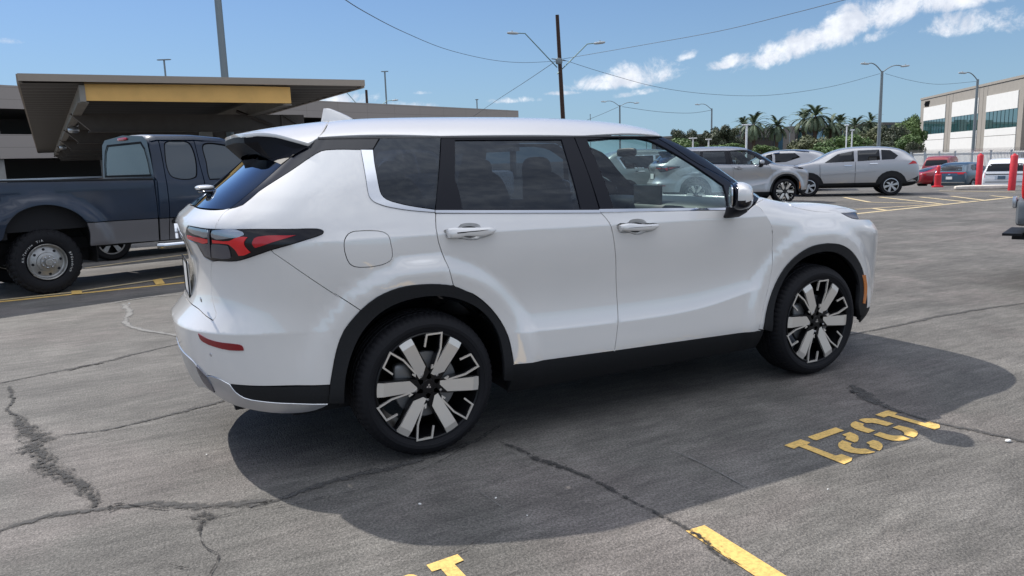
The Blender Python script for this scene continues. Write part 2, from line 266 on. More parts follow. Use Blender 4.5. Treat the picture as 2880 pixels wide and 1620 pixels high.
# outlines of the body panels on the surface (u, v, corner flag), u v in metres
PANELS = {
'quarter': ('B', 0, [(-0.236,1.543,1),(-0.237,1.482,0),(-0.237,1.407,0),(-0.238,1.349,0),(-0.233,1.317,0),(-0.216,1.297,0),(-0.184,1.281,0),(-0.123,1.262,0),(-0.034,1.244,0),(0.092,1.227,1),(0.093,1.217,1),(0.081,1.153,0),(0.085,1.087,0),(0.112,1.002,0),(0.133,0.942,0),(0.126,0.962,0),(0.149,0.868,1),(0.149,0.865,0),(0.079,0.878,0),(-0.02,0.887,0),(-0.132,0.882,0),(-0.251,0.846,0),(-0.338,0.792,0),(-0.338,0.792,1),(-0.463,0.887,0),(-0.427,0.856,0),(-0.534,0.939,0),(-0.623,1.011,0),(-0.697,1.07,0),(-0.716,1.084,0),(-0.726,1.1,1),(-0.726,1.1,0),(-0.65,1.118,0),(-0.559,1.142,0),(-0.506,1.156,0),(-0.489,1.164,0),(-0.486,1.173,0),(-0.498,1.181,0),(-0.521,1.186,0),(-0.613,1.189,0),(-0.803,1.195,0),(-1.014,1.196,1),(-1.014,1.197,1),(-1.014,1.215,0),(-1.006,1.237,0),(-1.012,1.204,0),(-1.009,1.23,0),(-1.004,1.255,0),(-0.995,1.273,0),(-0.977,1.285,1),(-0.977,1.286,1),(-0.901,1.303,0),(-0.836,1.361,0),(-0.759,1.407,0),(-0.663,1.459,0),(-0.557,1.516,0),(-0.496,1.54,0),(-0.44,1.545,0),(-0.236,1.542,1)], [[(-0.316,1.165,0),(-0.24,1.162,0),(-0.19,1.153,0),(-0.164,1.135,0),(-0.155,1.094,0),(-0.15,1.047,0),(-0.157,1.021,0),(-0.184,1.005,0),(-0.236,0.995,0),(-0.299,0.994,0),(-0.348,1.001,0),(-0.371,1.017,0),(-0.386,1.053,0),(-0.392,1.099,0),(-0.386,1.132,0),(-0.366,1.156,0),(-0.341,1.164,0)]]),
'fuel_door': ('B', 0, [(-0.316,1.165,0),(-0.24,1.162,0),(-0.19,1.153,0),(-0.164,1.135,0),(-0.155,1.094,0),(-0.15,1.047,0),(-0.157,1.021,0),(-0.184,1.005,0),(-0.236,0.995,0),(-0.299,0.994,0),(-0.348,1.001,0),(-0.371,1.017,0),(-0.386,1.053,0),(-0.392,1.099,0),(-0.386,1.132,0),(-0.366,1.156,0),(-0.341,1.164,0)], []),
'rear_door': ('B', 0, [(0.094,1.224,1),(0.093,1.217,1),(0.081,1.153,0),(0.085,1.087,0),(0.112,1.002,0),(0.133,0.942,0),(0.126,0.962,0),(0.149,0.868,1),(0.149,0.865,0),(0.254,0.811,0),(0.336,0.744,0),(0.409,0.65,0),(0.447,0.567,0),(0.466,0.463,0),(0.472,0.411,1),(0.467,0.41,1),(1.106,0.393,1),(1.109,0.393,1),(1.129,0.512,0),(1.146,0.62,0),(1.138,0.819,0),(1.125,0.941,0),(1.11,1.026,0),(1.094,1.094,0),(1.072,1.138,0),(1.045,1.172,1),(1.045,1.172,1),(0.547,1.199,1)], [[(0.12,1.136,1),(0.14,1.143,0),(0.195,1.144,0),(0.214,1.159,0),(0.24,1.163,0),(0.289,1.16,0),(0.312,1.151,0),(0.319,1.137,0),(0.374,1.131,0),(0.393,1.123,0),(0.387,1.112,0),(0.354,1.099,0),(0.317,1.091,0),(0.286,1.084,0),(0.237,1.088,0),(0.213,1.094,0),(0.152,1.1,0),(0.129,1.106,0)]]),
'front_door': ('B', 0, [(1.045,1.172,1),(1.045,1.172,1),(1.072,1.138,0),(1.094,1.094,0),(1.11,1.026,0),(1.125,0.941,0),(1.138,0.819,0),(1.146,0.62,0),(1.129,0.512,0),(1.109,0.393,1),(1.106,0.393,1),(2.213,0.369,1),(2.184,0.382,1),(2.218,0.495,0),(2.261,0.605,0),(2.288,0.718,0),(2.3,0.832,0),(2.293,0.956,0),(2.278,1.014,0),(2.298,0.965,0),(2.272,1.032,0),(2.236,1.085,0),(2.204,1.127,0),(2.17,1.161,1),(2.103,1.128,1),(1.948,1.136,0),(1.724,1.147,0),(1.427,1.159,0),(1.042,1.175,0)], [[(1.131,1.098,1),(1.155,1.107,0),(1.208,1.106,0),(1.224,1.117,0),(1.252,1.122,0),(1.302,1.119,0),(1.323,1.109,0),(1.331,1.097,0),(1.397,1.091,0),(1.407,1.084,0),(1.399,1.067,0),(1.37,1.055,0),(1.32,1.05,0),(1.286,1.041,0),(1.245,1.044,0),(1.22,1.054,0),(1.159,1.059,0),(1.141,1.07,0)]]),
'bumper': ('B', 0, [(-0.726,1.1,1),(-0.716,1.084,0),(-0.697,1.07,0),(-0.623,1.011,0),(-0.534,0.939,0),(-0.427,0.856,0),(-0.463,0.887,0),(-0.338,0.792,1),(-0.338,0.792,0),(-0.426,0.705,0),(-0.469,0.617,0),(-0.496,0.52,0),(-0.513,0.448,1),(-0.513,0.448,1),(-0.706,0.455,0),(-0.887,0.456,0),(-1.013,0.457,1),(-1.076,0.478,0),(-1.142,0.485,0),(-1.183,0.48,0),(-1.232,0.501,0),(-1.301,0.536,0),(-1.5,0.56,0),(-1.721,0.565,1),(-1.721,0.8,1),(-1.45,0.8,0),(-1.264,0.793,0),(-1.165,0.774,0),(-1.095,0.76,1),(-1.084,0.77,0),(-1.082,0.786,0),(-1.091,0.799,0),(-1.129,0.834,0),(-1.154,0.883,0),(-1.153,0.951,0),(-1.134,1.006,0),(-1.106,1.037,1),(-1.105,1.038,1),(-1.056,1.044,0),(-0.978,1.045,0),(-0.922,1.048,0),(-0.87,1.058,0),(-0.813,1.074,0),(-0.726,1.1,0)], []),
'tailgate': ('B', 0, [(-0.977,1.285,1),(-0.995,1.273,0),(-1.004,1.255,0),(-1.009,1.23,0),(-1.012,1.204,0),(-1.006,1.237,0),(-1.014,1.215,0),(-1.014,1.197,1),(-1.014,1.196,1),(-1.085,1.197,0),(-1.178,1.202,0),(-1.282,1.205,1),(-1.315,1.182,0),(-1.36,1.138,0),(-1.299,1.128,0),(-1.222,1.117,0),(-1.211,1.079,0),(-1.192,1.052,1),(-1.105,1.038,1),(-1.106,1.037,1),(-1.134,1.006,0),(-1.153,0.951,0),(-1.154,0.883,0),(-1.129,0.834,0),(-1.091,0.799,0),(-1.082,0.786,0),(-1.084,0.77,0),(-1.095,0.76,1),(-1.165,0.774,0),(-1.264,0.793,0),(-1.45,0.8,0),(-1.721,0.8,1),(-1.721,1.283,1),(-1.603,1.288,0),(-1.258,1.282,0),(-1.089,1.28,0),(-0.977,1.285,1)], []),
'strip': ('B', 0, [(-0.525,1.603,1),(-0.103,1.599,1),(-0.15,1.543,1),(-0.236,1.542,1),(-0.44,1.545,0),(-0.496,1.54,0),(-0.557,1.516,0),(-0.663,1.459,0),(-0.759,1.407,0),(-0.836,1.361,0),(-0.901,1.303,0),(-0.977,1.286,1),(-0.937,1.319,0),(-0.866,1.381,0),(-0.749,1.483,0),(-0.687,1.525,1),(-0.594,1.579,1)], []),
'seamstrip': ('B', 0, [(-0.525,1.603,1),(-0.594,1.579,1),(-0.687,1.525,1),(-0.75,1.484,1),(-0.867,1.383,0),(-0.938,1.32,0),(-0.979,1.286,1),(-0.986,1.286,1),(-0.957,1.322,0),(-0.88,1.387,0),(-0.763,1.489,1),(-0.698,1.528,1),(-0.609,1.579,1),(-0.539,1.603,1)], []),
'chrome_q': ('B', 0.006, [(-0.239,1.54,1),(-0.239,1.479,0),(-0.239,1.404,0),(-0.24,1.346,0),(-0.235,1.315,0),(-0.218,1.294,0),(-0.186,1.279,0),(-0.124,1.26,0),(-0.036,1.242,0),(0.09,1.225,1),(0.093,1.239,1),(0.093,1.239,1),(-0.032,1.264,0),(-0.09,1.28,0),(-0.141,1.3,0),(-0.164,1.324,0),(-0.169,1.355,0),(-0.168,1.413,0),(-0.165,1.478,0),(-0.154,1.538,1)], []),
'quarter_glass': ('B', 0.002, [(-0.152,1.541,1),(-0.164,1.48,0),(-0.167,1.415,0),(-0.167,1.357,0),(-0.162,1.325,0),(-0.14,1.301,0),(-0.089,1.281,0),(-0.03,1.265,0),(0.095,1.241,1),(0.095,1.24,1),(0.117,1.303,0),(0.166,1.443,0),(0.22,1.595,1),(-0.101,1.597,1),(-0.15,1.542,1)], []),
'rear_frame': ('B', 0.001, [(0.223,1.597,1),(0.168,1.443,0),(0.117,1.304,0),(0.097,1.239,1),(0.551,1.214,0),(1.04,1.189,1),(1.03,1.4,0),(1.018,1.586,1)], [[(0.295,1.58,1),(0.934,1.573,1),(0.928,1.444,0),(0.925,1.198,1),(0.241,1.235,1),(0.242,1.298,0),(0.236,1.388,1)]]),
'rear_glass_side': ('B', -0.006, [(0.295,1.588,1),(0.945,1.582,1),(0.939,1.448,0),(0.935,1.197,1),(0.238,1.236,1),(0.241,1.3,0),(0.235,1.391,1)], []),
'front_frame': ('G', 0.001, [(1.036,1.586,1),(1.042,1.408,0),(1.054,1.189,1),(1.151,1.188,1),(1.87,1.144,1),(2.047,1.15,1),(2.053,1.178,0),(2.036,1.29,0),(1.903,1.437,0),(1.834,1.57,0),(1.796,1.586,1)], [[(1.144,1.57,1),(1.72,1.563,0),(1.768,1.54,0),(1.865,1.436,0),(1.919,1.349,0),(1.957,1.276,1),(1.869,1.145,1),(1.153,1.189,1),(1.145,1.481,0)]]),
'front_glass_side': ('G', -0.006, [(1.147,1.578,1),(1.749,1.572,0),(1.797,1.549,0),(1.887,1.444,0),(1.939,1.357,0),(1.975,1.282,1),(1.878,1.144,1),(1.152,1.189,1),(1.146,1.485,0)], []),
'sail': ('G', -0.002, [(1.964,1.283,1),(2.066,1.298,1),(2.051,1.152,1),(1.872,1.144,1)], []),
'apillar': ('G', -0.004, [(1.825,1.591,1),(1.869,1.578,0),(1.922,1.444,0),(2.059,1.295,0),(2.062,1.156,1),(2.147,1.17,1),(2.131,1.27,0),(2.114,1.393,0),(2.105,1.516,0),(2.04,1.567,0),(2.02,1.591,1)], []),
'beltchrome_r': ('B', 0.007, [(0.093,1.224,1),(0.34,1.209,0),(1.04,1.17,1),(1.038,1.185,1),(0.92,1.191,0),(0.343,1.222,0),(0.094,1.236,1)], []),
'beltchrome_f': ('G', 0.007, [(1.046,1.173,1),(1.442,1.157,0),(1.695,1.143,0),(1.858,1.13,0),(1.966,1.124,1),(1.983,1.137,1),(1.863,1.143,0),(1.606,1.163,0),(1.146,1.185,0),(1.042,1.189,1)], []),
'roofseal': ('B', 0.003, [(-0.523,1.597,1),(-0.104,1.594,1),(0.222,1.592,1),(1.018,1.584,1),(1.551,1.58,1),(1.637,1.579,1),(1.626,1.583,1),(1.093,1.592,1),(1.021,1.591,1),(0.223,1.6,1),(-0.102,1.6,1),(-0.524,1.605,1)], []),
'fender': ('F', 0, [(3.252,0.387,1),(3.237,0.501,0),(3.21,0.589,0),(3.166,0.678,0),(3.103,0.746,0),(3.003,0.816,0),(2.881,0.861,0),(2.754,0.877,0),(2.754,0.877,0),(2.632,0.87,0),(2.519,0.829,0),(2.425,0.764,0),(2.355,0.683,0),(2.293,0.573,0),(2.253,0.461,0),(2.24,0.369,1),(2.184,0.381,1),(2.218,0.495,0),(2.261,0.605,0),(2.288,0.718,0),(2.3,0.832,0),(2.293,0.956,0),(2.278,1.014,0),(2.243,1.081,0),(2.205,1.161,1),(2.286,1.184,0),(2.42,1.24,0),(2.48,1.22,1),(2.605,1.24,0),(2.545,1.141,0),(2.579,1.116,0),(4.081,1.153,0),(2.898,1.086,0),(2.953,1.08,1),(2.998,1.046,0),(3.058,1.02,0),(3.146,1.007,1),(3.9,0.955,0),(4.321,0.96,1),(4.321,0.4,1),(3.75,0.39,0),(3.35,0.392,0)], []),
'hood': ('F', 0, [(2.215,1.163,1),(2.288,1.185,0),(2.42,1.24,0),(2.48,1.22,1),(2.685,1.307,0),(2.554,1.148,0),(2.585,1.121,0),(4.1,1.14,0),(2.905,1.089,0),(3.288,1.078,1),(4,1,0),(4.321,1,1),(4.321,1.9,1),(2.45,1.9,1),(2.45,1.35,0)], []),
'headlight': ('F', -0.003, [(2.959,1.082,1),(3.236,1.073,1),(3.176,1.037,0),(3.156,1.01,1),(3.067,1.023,0),(3.006,1.049,0)], []),
'front_lower': ('F', 0, [(3.252,0.387,1),(3.35,0.388,1),(3.75,0.385,0),(4.321,0.395,1),(4.321,0.23,1),(3.7,0.25,0),(3.3,0.27,1),(3.24,0.32,0)], []),
'amber': ('F', 0.014, [(3.15,0.635,1),(3.192,0.631,1),(3.214,0.558,0),(3.211,0.49,0),(3.195,0.428,1),(3.162,0.436,1),(3.174,0.494,0),(3.173,0.563,0)], []),
'archtrimR': ('B', 0.01, [(-0.513,0.451,1),(-0.496,0.522,0),(-0.469,0.619,0),(-0.427,0.708,0),(-0.34,0.795,0),(-0.254,0.85,0),(-0.135,0.885,0),(-0.024,0.89,0),(0.075,0.882,0),(0.145,0.868,0),(0.249,0.814,0),(0.331,0.747,0),(0.404,0.652,0),(0.443,0.569,0),(0.462,0.466,0),(0.469,0.414,1),(0.476,0.32,1),(0.416,0.333,1),(0.412,0.456,0),(0.392,0.576,0),(0.338,0.676,0),(0.249,0.756,0),(0.13,0.808,0),(0.014,0.826,0),(-0.129,0.811,0),(-0.241,0.768,0),(-0.34,0.684,0),(-0.4,0.583,0),(-0.436,0.474,0),(-0.452,0.351,1),(-0.53,0.359,1)], []),
'archtrimF': ('F', 0.01, [(2.226,0.375,1),(2.242,0.464,0),(2.283,0.575,0),(2.345,0.685,0),(2.414,0.767,0),(2.508,0.833,0),(2.62,0.873,0),(2.742,0.88,0),(2.867,0.864,0),(2.988,0.82,0),(3.087,0.749,0),(3.15,0.681,0),(3.192,0.592,0),(3.217,0.505,0),(3.228,0.394,0),(3.217,0.299,1),(3.122,0.413,0),(3.13,0.537,0),(3.111,0.622,0),(3.046,0.701,0),(2.955,0.766,0),(2.867,0.804,0),(2.754,0.825,0),(2.644,0.821,0),(2.542,0.795,0),(2.457,0.743,0),(2.385,0.661,0),(2.334,0.569,0),(2.308,0.485,0),(2.308,0.349,1),(2.226,0.375,1)], []),
'rocker': ('B', 0, [(0.467,0.41,1),(1.106,0.393,1),(1.106,0.393,1),(2.213,0.369,1),(2.24,0.372,1),(2.24,0.24,1),(0.46,0.24,1)], []),
'rear_lower': ('B', 0, [(-1.013,0.456,1),(-0.887,0.454,0),(-0.513,0.447,1),(-0.529,0.353,1),(-0.864,0.379,0),(-0.943,0.39,0),(-0.987,0.417,0)], []),
'skid': ('B', 0.004, [(-1.721,0.565,1),(-1.5,0.56,0),(-1.289,0.538,0),(-1.223,0.503,0),(-1.176,0.481,0),(-1.135,0.486,0),(-1.071,0.479,0),(-1.009,0.458,1),(-0.983,0.42,0),(-0.939,0.393,0),(-0.861,0.381,0),(-0.529,0.355,1),(-0.534,0.348,0),(-1.024,0.339,0),(-1.078,0.354,0),(-1.212,0.402,0),(-1.45,0.36,0),(-1.721,0.35,1)], []),
'skidhole': ('B', 0.007, [(-1.261,0.526,1),(-1.17,0.482,0),(-1.144,0.441,0),(-1.141,0.394,1),(-1.197,0.412,0),(-1.25,0.473,0)], []),
'reflector': ('B', 0.004, [(-1.175,0.699,1),(-1.104,0.677,0),(-1.013,0.666,0),(-0.933,0.662,0),(-0.91,0.656,0),(-0.902,0.64,0),(-0.903,0.628,1),(-0.977,0.627,0),(-1.063,0.638,0),(-1.142,0.655,0),(-1.167,0.67,0)], []),
'lamp': ('B', 0.008, [(-1.005,1.196,1),(-0.8,1.194,0),(-0.612,1.187,0),(-0.521,1.183,0),(-0.498,1.179,0),(-0.486,1.171,0),(-0.489,1.162,0),(-0.506,1.154,0),(-0.559,1.14,0),(-0.648,1.119,0),(-0.723,1.101,0),(-0.723,1.101,0),(-0.808,1.076,0),(-0.863,1.06,0),(-0.913,1.051,0),(-0.967,1.048,0),(-1.042,1.047,0),(-1.088,1.042,1),(-1.168,1.057,1),(-1.185,1.085,0),(-1.195,1.122,0),(-1.263,1.134,0),(-1.313,1.144,0),(-1.284,1.185,0),(-1.256,1.205,1),(-1.161,1.202,0),(-1.073,1.196,0),(-1.005,1.196,1)], []),
'lampred1': ('B', 0.012, [(-1.281,1.161,1),(-1.147,1.157,0),(-1.062,1.15,1),(-1.069,1.134,0),(-1.163,1.135,0),(-1.241,1.141,0),(-1.293,1.146,0)], []),
'lampred2': ('B', 0.012, [(-1.031,1.149,1),(-0.923,1.145,0),(-0.895,1.156,0),(-0.865,1.163,0),(-0.827,1.16,1),(-0.846,1.139,0),(-0.845,1.121,0),(-0.821,1.093,1),(-0.857,1.079,0),(-0.888,1.077,1),(-0.9,1.105,0),(-0.928,1.128,0),(-0.935,1.13,0),(-1.031,1.133,1)], []),
'lampred3': ('B', 0.012, [(-0.806,1.138,1),(-0.796,1.154,0),(-0.777,1.161,0),(-0.61,1.159,1),(-0.795,1.113,1),(-0.807,1.129,0)], []),
'lampclear': ('B', 0.012, [(-1.032,1.176,1),(-1.023,1.188,0),(-0.999,1.192,0),(-0.853,1.183,0),(-0.844,1.17,0),(-0.922,1.156,0),(-1.029,1.16,0)], []),
'lampclear2': ('B', 0.012, [(-1.221,1.202,1),(-1.152,1.198,0),(-1.054,1.192,1),(-1.059,1.159,0),(-1.134,1.165,0),(-1.196,1.172,0),(-1.248,1.19,0)], []),
'lamprev': ('B', 0.012, [(-1.032,1.13,1),(-0.946,1.126,0),(-0.935,1.121,0),(-0.935,1.069,1),(-0.947,1.063,0),(-1.079,1.062,1),(-1.044,1.126,0)], []),
'lamprev2': ('B', 0.012, [(-1.173,1.132,1),(-1.071,1.13,1),(-1.063,1.126,0),(-1.095,1.061,1),(-1.143,1.065,1)], []),
'lampdark': ('B', 0.012, [(-0.845,1.139,1),(-0.824,1.16,0),(-0.796,1.161,1),(-0.81,1.138,0),(-0.809,1.12,0),(-0.797,1.104,0),(-0.821,1.093,1),(-0.84,1.113,0)], []),
'lampseam': ('B', 0.015, [(-1.047,1.191,1),(-1.038,1.191,1),(-1.046,1.145,0),(-1.084,1.06,1),(-1.096,1.06,1),(-1.069,1.119,0)], []),
'handle_r_hole': ('B', 0, [(0.12,1.136,1),(0.14,1.143,0),(0.195,1.144,0),(0.214,1.159,0),(0.24,1.163,0),(0.289,1.16,0),(0.312,1.151,0),(0.319,1.137,0),(0.374,1.131,0),(0.393,1.123,0),(0.387,1.112,0),(0.354,1.099,0),(0.317,1.091,0),(0.286,1.084,0),(0.237,1.088,0),(0.213,1.094,0),(0.152,1.1,0),(0.129,1.106,0)], []),
'handle_f_hole': ('B', 0, [(1.131,1.098,1),(1.155,1.107,0),(1.208,1.106,0),(1.224,1.117,0),(1.252,1.122,0),(1.302,1.119,0),(1.323,1.109,0),(1.331,1.097,0),(1.397,1.091,0),(1.407,1.084,0),(1.399,1.067,0),(1.37,1.055,0),(1.32,1.05,0),(1.286,1.041,0),(1.245,1.044,0),(1.22,1.054,0),(1.159,1.059,0),(1.141,1.07,0)], []),
'handle_r': ('B', 0, [(0.125,1.139,1),(0.158,1.143,0),(0.186,1.14,0),(0.324,1.131,0),(0.374,1.128,0),(0.391,1.119,1),(0.354,1.103,0),(0.312,1.098,0),(0.209,1.104,0),(0.176,1.097,0),(0.132,1.102,1)], []),
'handle_f': ('B', 0, [(1.134,1.098,1),(1.159,1.103,0),(1.339,1.092,0),(1.391,1.09,0),(1.404,1.082,1),(1.37,1.061,0),(1.318,1.059,0),(1.245,1.061,0),(1.144,1.07,1)], []),
'roof': ('R', 0, [(-0.276,0.558,1),(-0.349,0.365,0),(-0.393,0.314,1),(0.229,0.265,1),(1.026,0.261,1),(1.098,0.263,1),(1.691,0.339,1),(1.7,0.38,0),(1.74,0.5,0),(1.78,0.7,0),(1.79,0.925,1),(-0.215,0.925,1)], []),
'spoiler': ('R', 0, [(-0.283,0.541,1),(-0.355,0.367,0),(-0.397,0.307,0),(-0.449,0.279,1),(-0.508,0.326,0),(-0.578,0.409,0),(-0.611,0.451,0),(-0.65,0.497,0),(-0.682,0.518,0),(-0.708,0.545,0),(-0.724,0.62,0),(-0.728,0.72,0),(-0.726,0.85,0),(-0.725,0.925,1),(-0.235,0.925,1)], []),
}
# ------------------------------------------------------------------ mesh helpers
COL = scene.collection
def link(o, parent=None):
    COL.objects.link(o)
    if parent is not None: o.parent = parent
    return o
def tag(o, label=None, cat=None, group=None, kind=None):
    if label: o['label'] = label
    if cat: o['category'] = cat
    if group: o['group'] = group
    if kind: o['kind'] = kind
    return o
def empty(name, loc=(0, 0, 0), rz=0., label=None, cat=None, group=None):
    o = bpy.data.objects.new(name, None); o.empty_display_size = .2; o.location = loc; o.rotation_euler = (0, 0, rz)
    link(o); return tag(o, label, cat, group)
class MB:
    """collects vertices and faces (and vertex normals when smooth surfaces give them) for ONE mesh object"""
    def __init__(s): s.v = []; s.f = []; s.n = []; s.mi = []; s.has = False
    def add(s, vs, fs, ns=None, mi=0):
        o = len(s.v); s.v += [tuple(p) for p in vs]; s.f += [tuple(i+o for i in f) for f in fs]
        s.n += ns if ns else [(0, 0, 0)]*len(vs); s.mi += [mi]*len(fs)
        if ns: s.has = True
        return s
    def box(s, x0, x1, y0, y1, z0, z1, mi=0):
        v = [(x, y, z) for x in (x0, x1) for y in (y0, y1) for z in (z0, z1)]
        return s.add(v, [(0, 1, 3, 2), (4, 6, 7, 5), (0, 4, 5, 1), (2, 3, 7, 6), (0, 2, 6, 4), (1, 5, 7, 3)], mi=mi)
    def rings(s, rs, cap=True, closed=True, mi=0):
        n = len(rs[0]); vs = [p for r in rs for p in r]; fs = []
        for i in range(len(rs)-1):
            for j in range(n if closed else n-1):
                k = (j+1) % n; fs.append((i*n+j, i*n+k, (i+1)*n+k, (i+1)*n+j))
        if cap and closed: fs += [tuple(range(n))[::-1], tuple(range((len(rs)-1)*n, len(rs)*n))]
        return s.add(vs, fs, mi=mi)
    def tube(s, pts, r, seg=8, cap=True, mi=0):
        pts = [Vector(p) for p in pts]; rs = []; rad = r if isinstance(r, (list, tuple)) else [r]*len(pts)
        up = Vector((0, 0, 1)); prev = None
        for i, p in enumerate(pts):
            d = (pts[min(i+1, len(pts)-1)]-pts[max(i-1, 0)]).normalized()
            a = d.cross(up) if prev is None else prev-d*prev.dot(d)
            if a.length < 1e-4: a = d.cross(Vector((1, 0, 0)))
            a.normalize(); prev = a; b = d.cross(a)
            rs.append([p+(a*math.cos(t)+b*math.sin(t))*rad[i] for t in [2*math.pi*k/seg for k in range(seg)]])
        return s.rings(rs, cap, mi=mi)
    def lathe(s, prof, seg=48, axis='Y', c=(0, 0, 0), mod=None, mi=0, arc=(0, 2*math.pi)):
        full = abs(arc[1]-arc[0]-2*math.pi) < 1e-6; rs = []
        for j in range(seg if full else seg+1):
            t = arc[0]+(arc[1]-arc[0])*j/seg; r_ = []
            for i, (r, h) in enumerate(prof):
                rr = r+(mod(i, j) if mod else 0)
                if axis == 'Y': r_.append((c[0]+rr*math.cos(t), c[1]+h, c[2]+rr*math.sin(t)))
                else: r_.append((c[0]+rr*math.cos(t), c[1]+rr*math.sin(t), c[2]+h))
            rs.append(r_)
        n = len(prof); vs = [p for r in rs for p in r]; fs = []; m = len(rs)
        for j in range(m if full else m-1):
            k = (j+1) % m
            for i in range(n-1): fs.append((j*n+i, k*n+i, k*n+i+1, j*n+i+1))
        return s.add(vs, fs, mi=mi)
    def prism(s, poly, h0, h1, fn=lambda a, b, h: (a, h, b), mi=0):
        n = len(poly); v = [fn(a, b, h0) for a, b in poly]+[fn(a, b, h1) for a, b in poly]
        tri, idx = fill([poly])
        fs = [(i, (i+1) % n, (i+1) % n+n, i+n) for i in range(n)]
        fs += [tuple(t) for t in tri]+[tuple(k+n for k in t[::-1]) for t in tri]
        return s.add(v, fs, mi=mi)
    def rbox(s, c, d, p=4., n=6, mi=0, tap=None):
        """rounded box: superellipsoid mapping of a subdivided cube"""
        bm = bmesh.new(); bmesh.ops.create_cube(bm, size=2); bmesh.ops.subdivide_edges(bm, edges=bm.edges[:], cuts=n, use_grid_fill=True)
        vs = []
        for v in bm.verts:
            q = v.co; l = (abs(q.x)**p+abs(q.y)**p+abs(q.z)**p)**(1/p); q = q/l
            k = tap(q) if tap else (1, 1, 1)
            vs.append((c[0]+q.x*d[0]/2*k[0], c[1]+q.y*d[1]/2*k[1], c[2]+q.z*d[2]/2*k[2]))
        bm.verts.index_update(); fs = [[v.index for v in f.verts] for f in bm.faces]; bm.free()
        return s.add(vs, fs, mi=mi)
    def flipy(s, yc):
        s.v = [(x, 2*yc-y, z) for x, y, z in s.v]; s.n = [(a, -b, c) for a, b, c in s.n]; s.f = [f[::-1] for f in s.f]; return s
    def build(s, name, mats, parent=None, smooth=True, ang=35):
        me = bpy.data.meshes.new(name); me.from_pydata(s.v, [], s.f)
        for m in (mats if isinstance(mats, (list, tuple)) else [mats]): me.materials.append(m)
        me.polygons.foreach_set('material_index', s.mi)
        if smooth: me.polygons.foreach_set('use_smooth', [True]*len(me.polygons))
        me.update()
        if not s.has:
            bm = bmesh.new(); bm.from_mesh(me); bmesh.ops.recalc_face_normals(bm, faces=bm.faces[:])
            if smooth:
                for e in bm.edges:
                    if len(e.link_faces) == 2 and e.calc_face_angle(0) > R(ang): e.smooth = False
            bm.to_mesh(me); bm.free()
        else: me.normals_split_custom_set_from_vertices(s.n)
        o = bpy.data.objects.new(name, me); return link(o, parent)
def inside(p, poly):
    x, y = p; c = False; n = len(poly)
    for i in range(n):
        x1, y1 = poly[i]; x2, y2 = poly[i-1]
        if (y1 > y) != (y2 > y) and x < (x2-x1)*(y-y1)/(y2-y1)+x1: c = not c
    return c
def fill(loops, grid=None, extra=()):
    """triangulate outline + holes, with grid points inside; returns tris and 2-D verts (outline verts first)"""
    vs = []; ed = []
    for lp in loops:
        o = len(vs); n = len(lp); vs += [Vector(p[:2]) for p in lp]; ed += [(o+i, o+(i+1) % n) for i in range(n)]
    if grid:
        xs = [v.x for v in vs]; ys = [v.y for v in vs]; L0 = loops[0]
        # keep grid points off the outline
        cell = {}
        for v in list(vs): cell[(round(v.x/grid), round(v.y/grid))] = 1
        i0, i1, j0, j1 = int(min(xs)//grid), int(max(xs)//grid)+1, int(min(ys)//grid), int(max(ys)//grid)+1
        for i in range(i0, i1+1):
            for j in range(j0, j1+1):
                p = (i*grid, j*grid)
                if (i, j) in cell or not inside(p, L0) or any(inside(p, h) for h in loops[1:]): continue
                vs.append(Vector(p))
    for p in extra:
        if inside(p, loops[0]) and not any(inside(p, h) for h in loops[1:]) and min((v.x-p[0])**2+(v.y-p[1])**2 for v in vs[:sum(len(l) for l in loops)]) > 2.5e-5: vs.append(Vector(p))
    r = delaunay_2d_cdt(vs, ed, [], 0, 1e-6); V = r[0]; tris = []
    for t in r[2]:
        c = ((V[t[0]].x+V[t[1]].x+V[t[2]].x)/3, (V[t[0]].y+V[t[1]].y+V[t[2]].y)/3)
        if inside(c, loops[0]) and not any(inside(c, h) for h in loops[1:]): tris.append(tuple(t))
    if not grid and len(V) == len(vs):
        return tris, V
    return tris, V
def dense(o, step=.035):
    """outline with corner flags -> smooth dense polyline (Catmull-Rom between corners)"""
    n = len(o); out = []
    for i in range(n):
        p0, p1, p2, p3 = o[i-1], o[i], o[(i+1) % n], o[(i+2) % n]
        d = math.hypot(p2[0]-p1[0], p2[1]-p1[1])
        if d < 1e-5: continue
        k = max(1, int(d/step))
        if not (p1[2] and p2[2]): k = max(k, 2)
        a = [0, 0]; b = [0, 0]
        for c in (0, 1):
            ch = p2[c]-p1[c]
            d0 = math.hypot(p1[0]-p0[0], p1[1]-p0[1]) or 1e-6; d2 = math.hypot(p3[0]-p2[0], p3[1]-p2[1]) or 1e-6
            a[c] = ch if p1[2] else ((p1[c]-p0[c])/d0+(ch)/d)/2*d
            b[c] = ch if p2[2] else ((ch)/d+(p3[c]-p2[c])/d2)/2*d
        for j in range(k):
            t = j/k; h = (2*t**3-3*t*t+1, t**3-2*t*t+t, -2*t**3+3*t*t, t**3-t*t)
            out.append((h[0]*p1[0]+h[1]*a[0]+h[2]*p2[0]+h[3]*b[0], h[0]*p1[1]+h[1]*a[1]+h[2]*p2[1]+h[3]*b[1]))
    return out
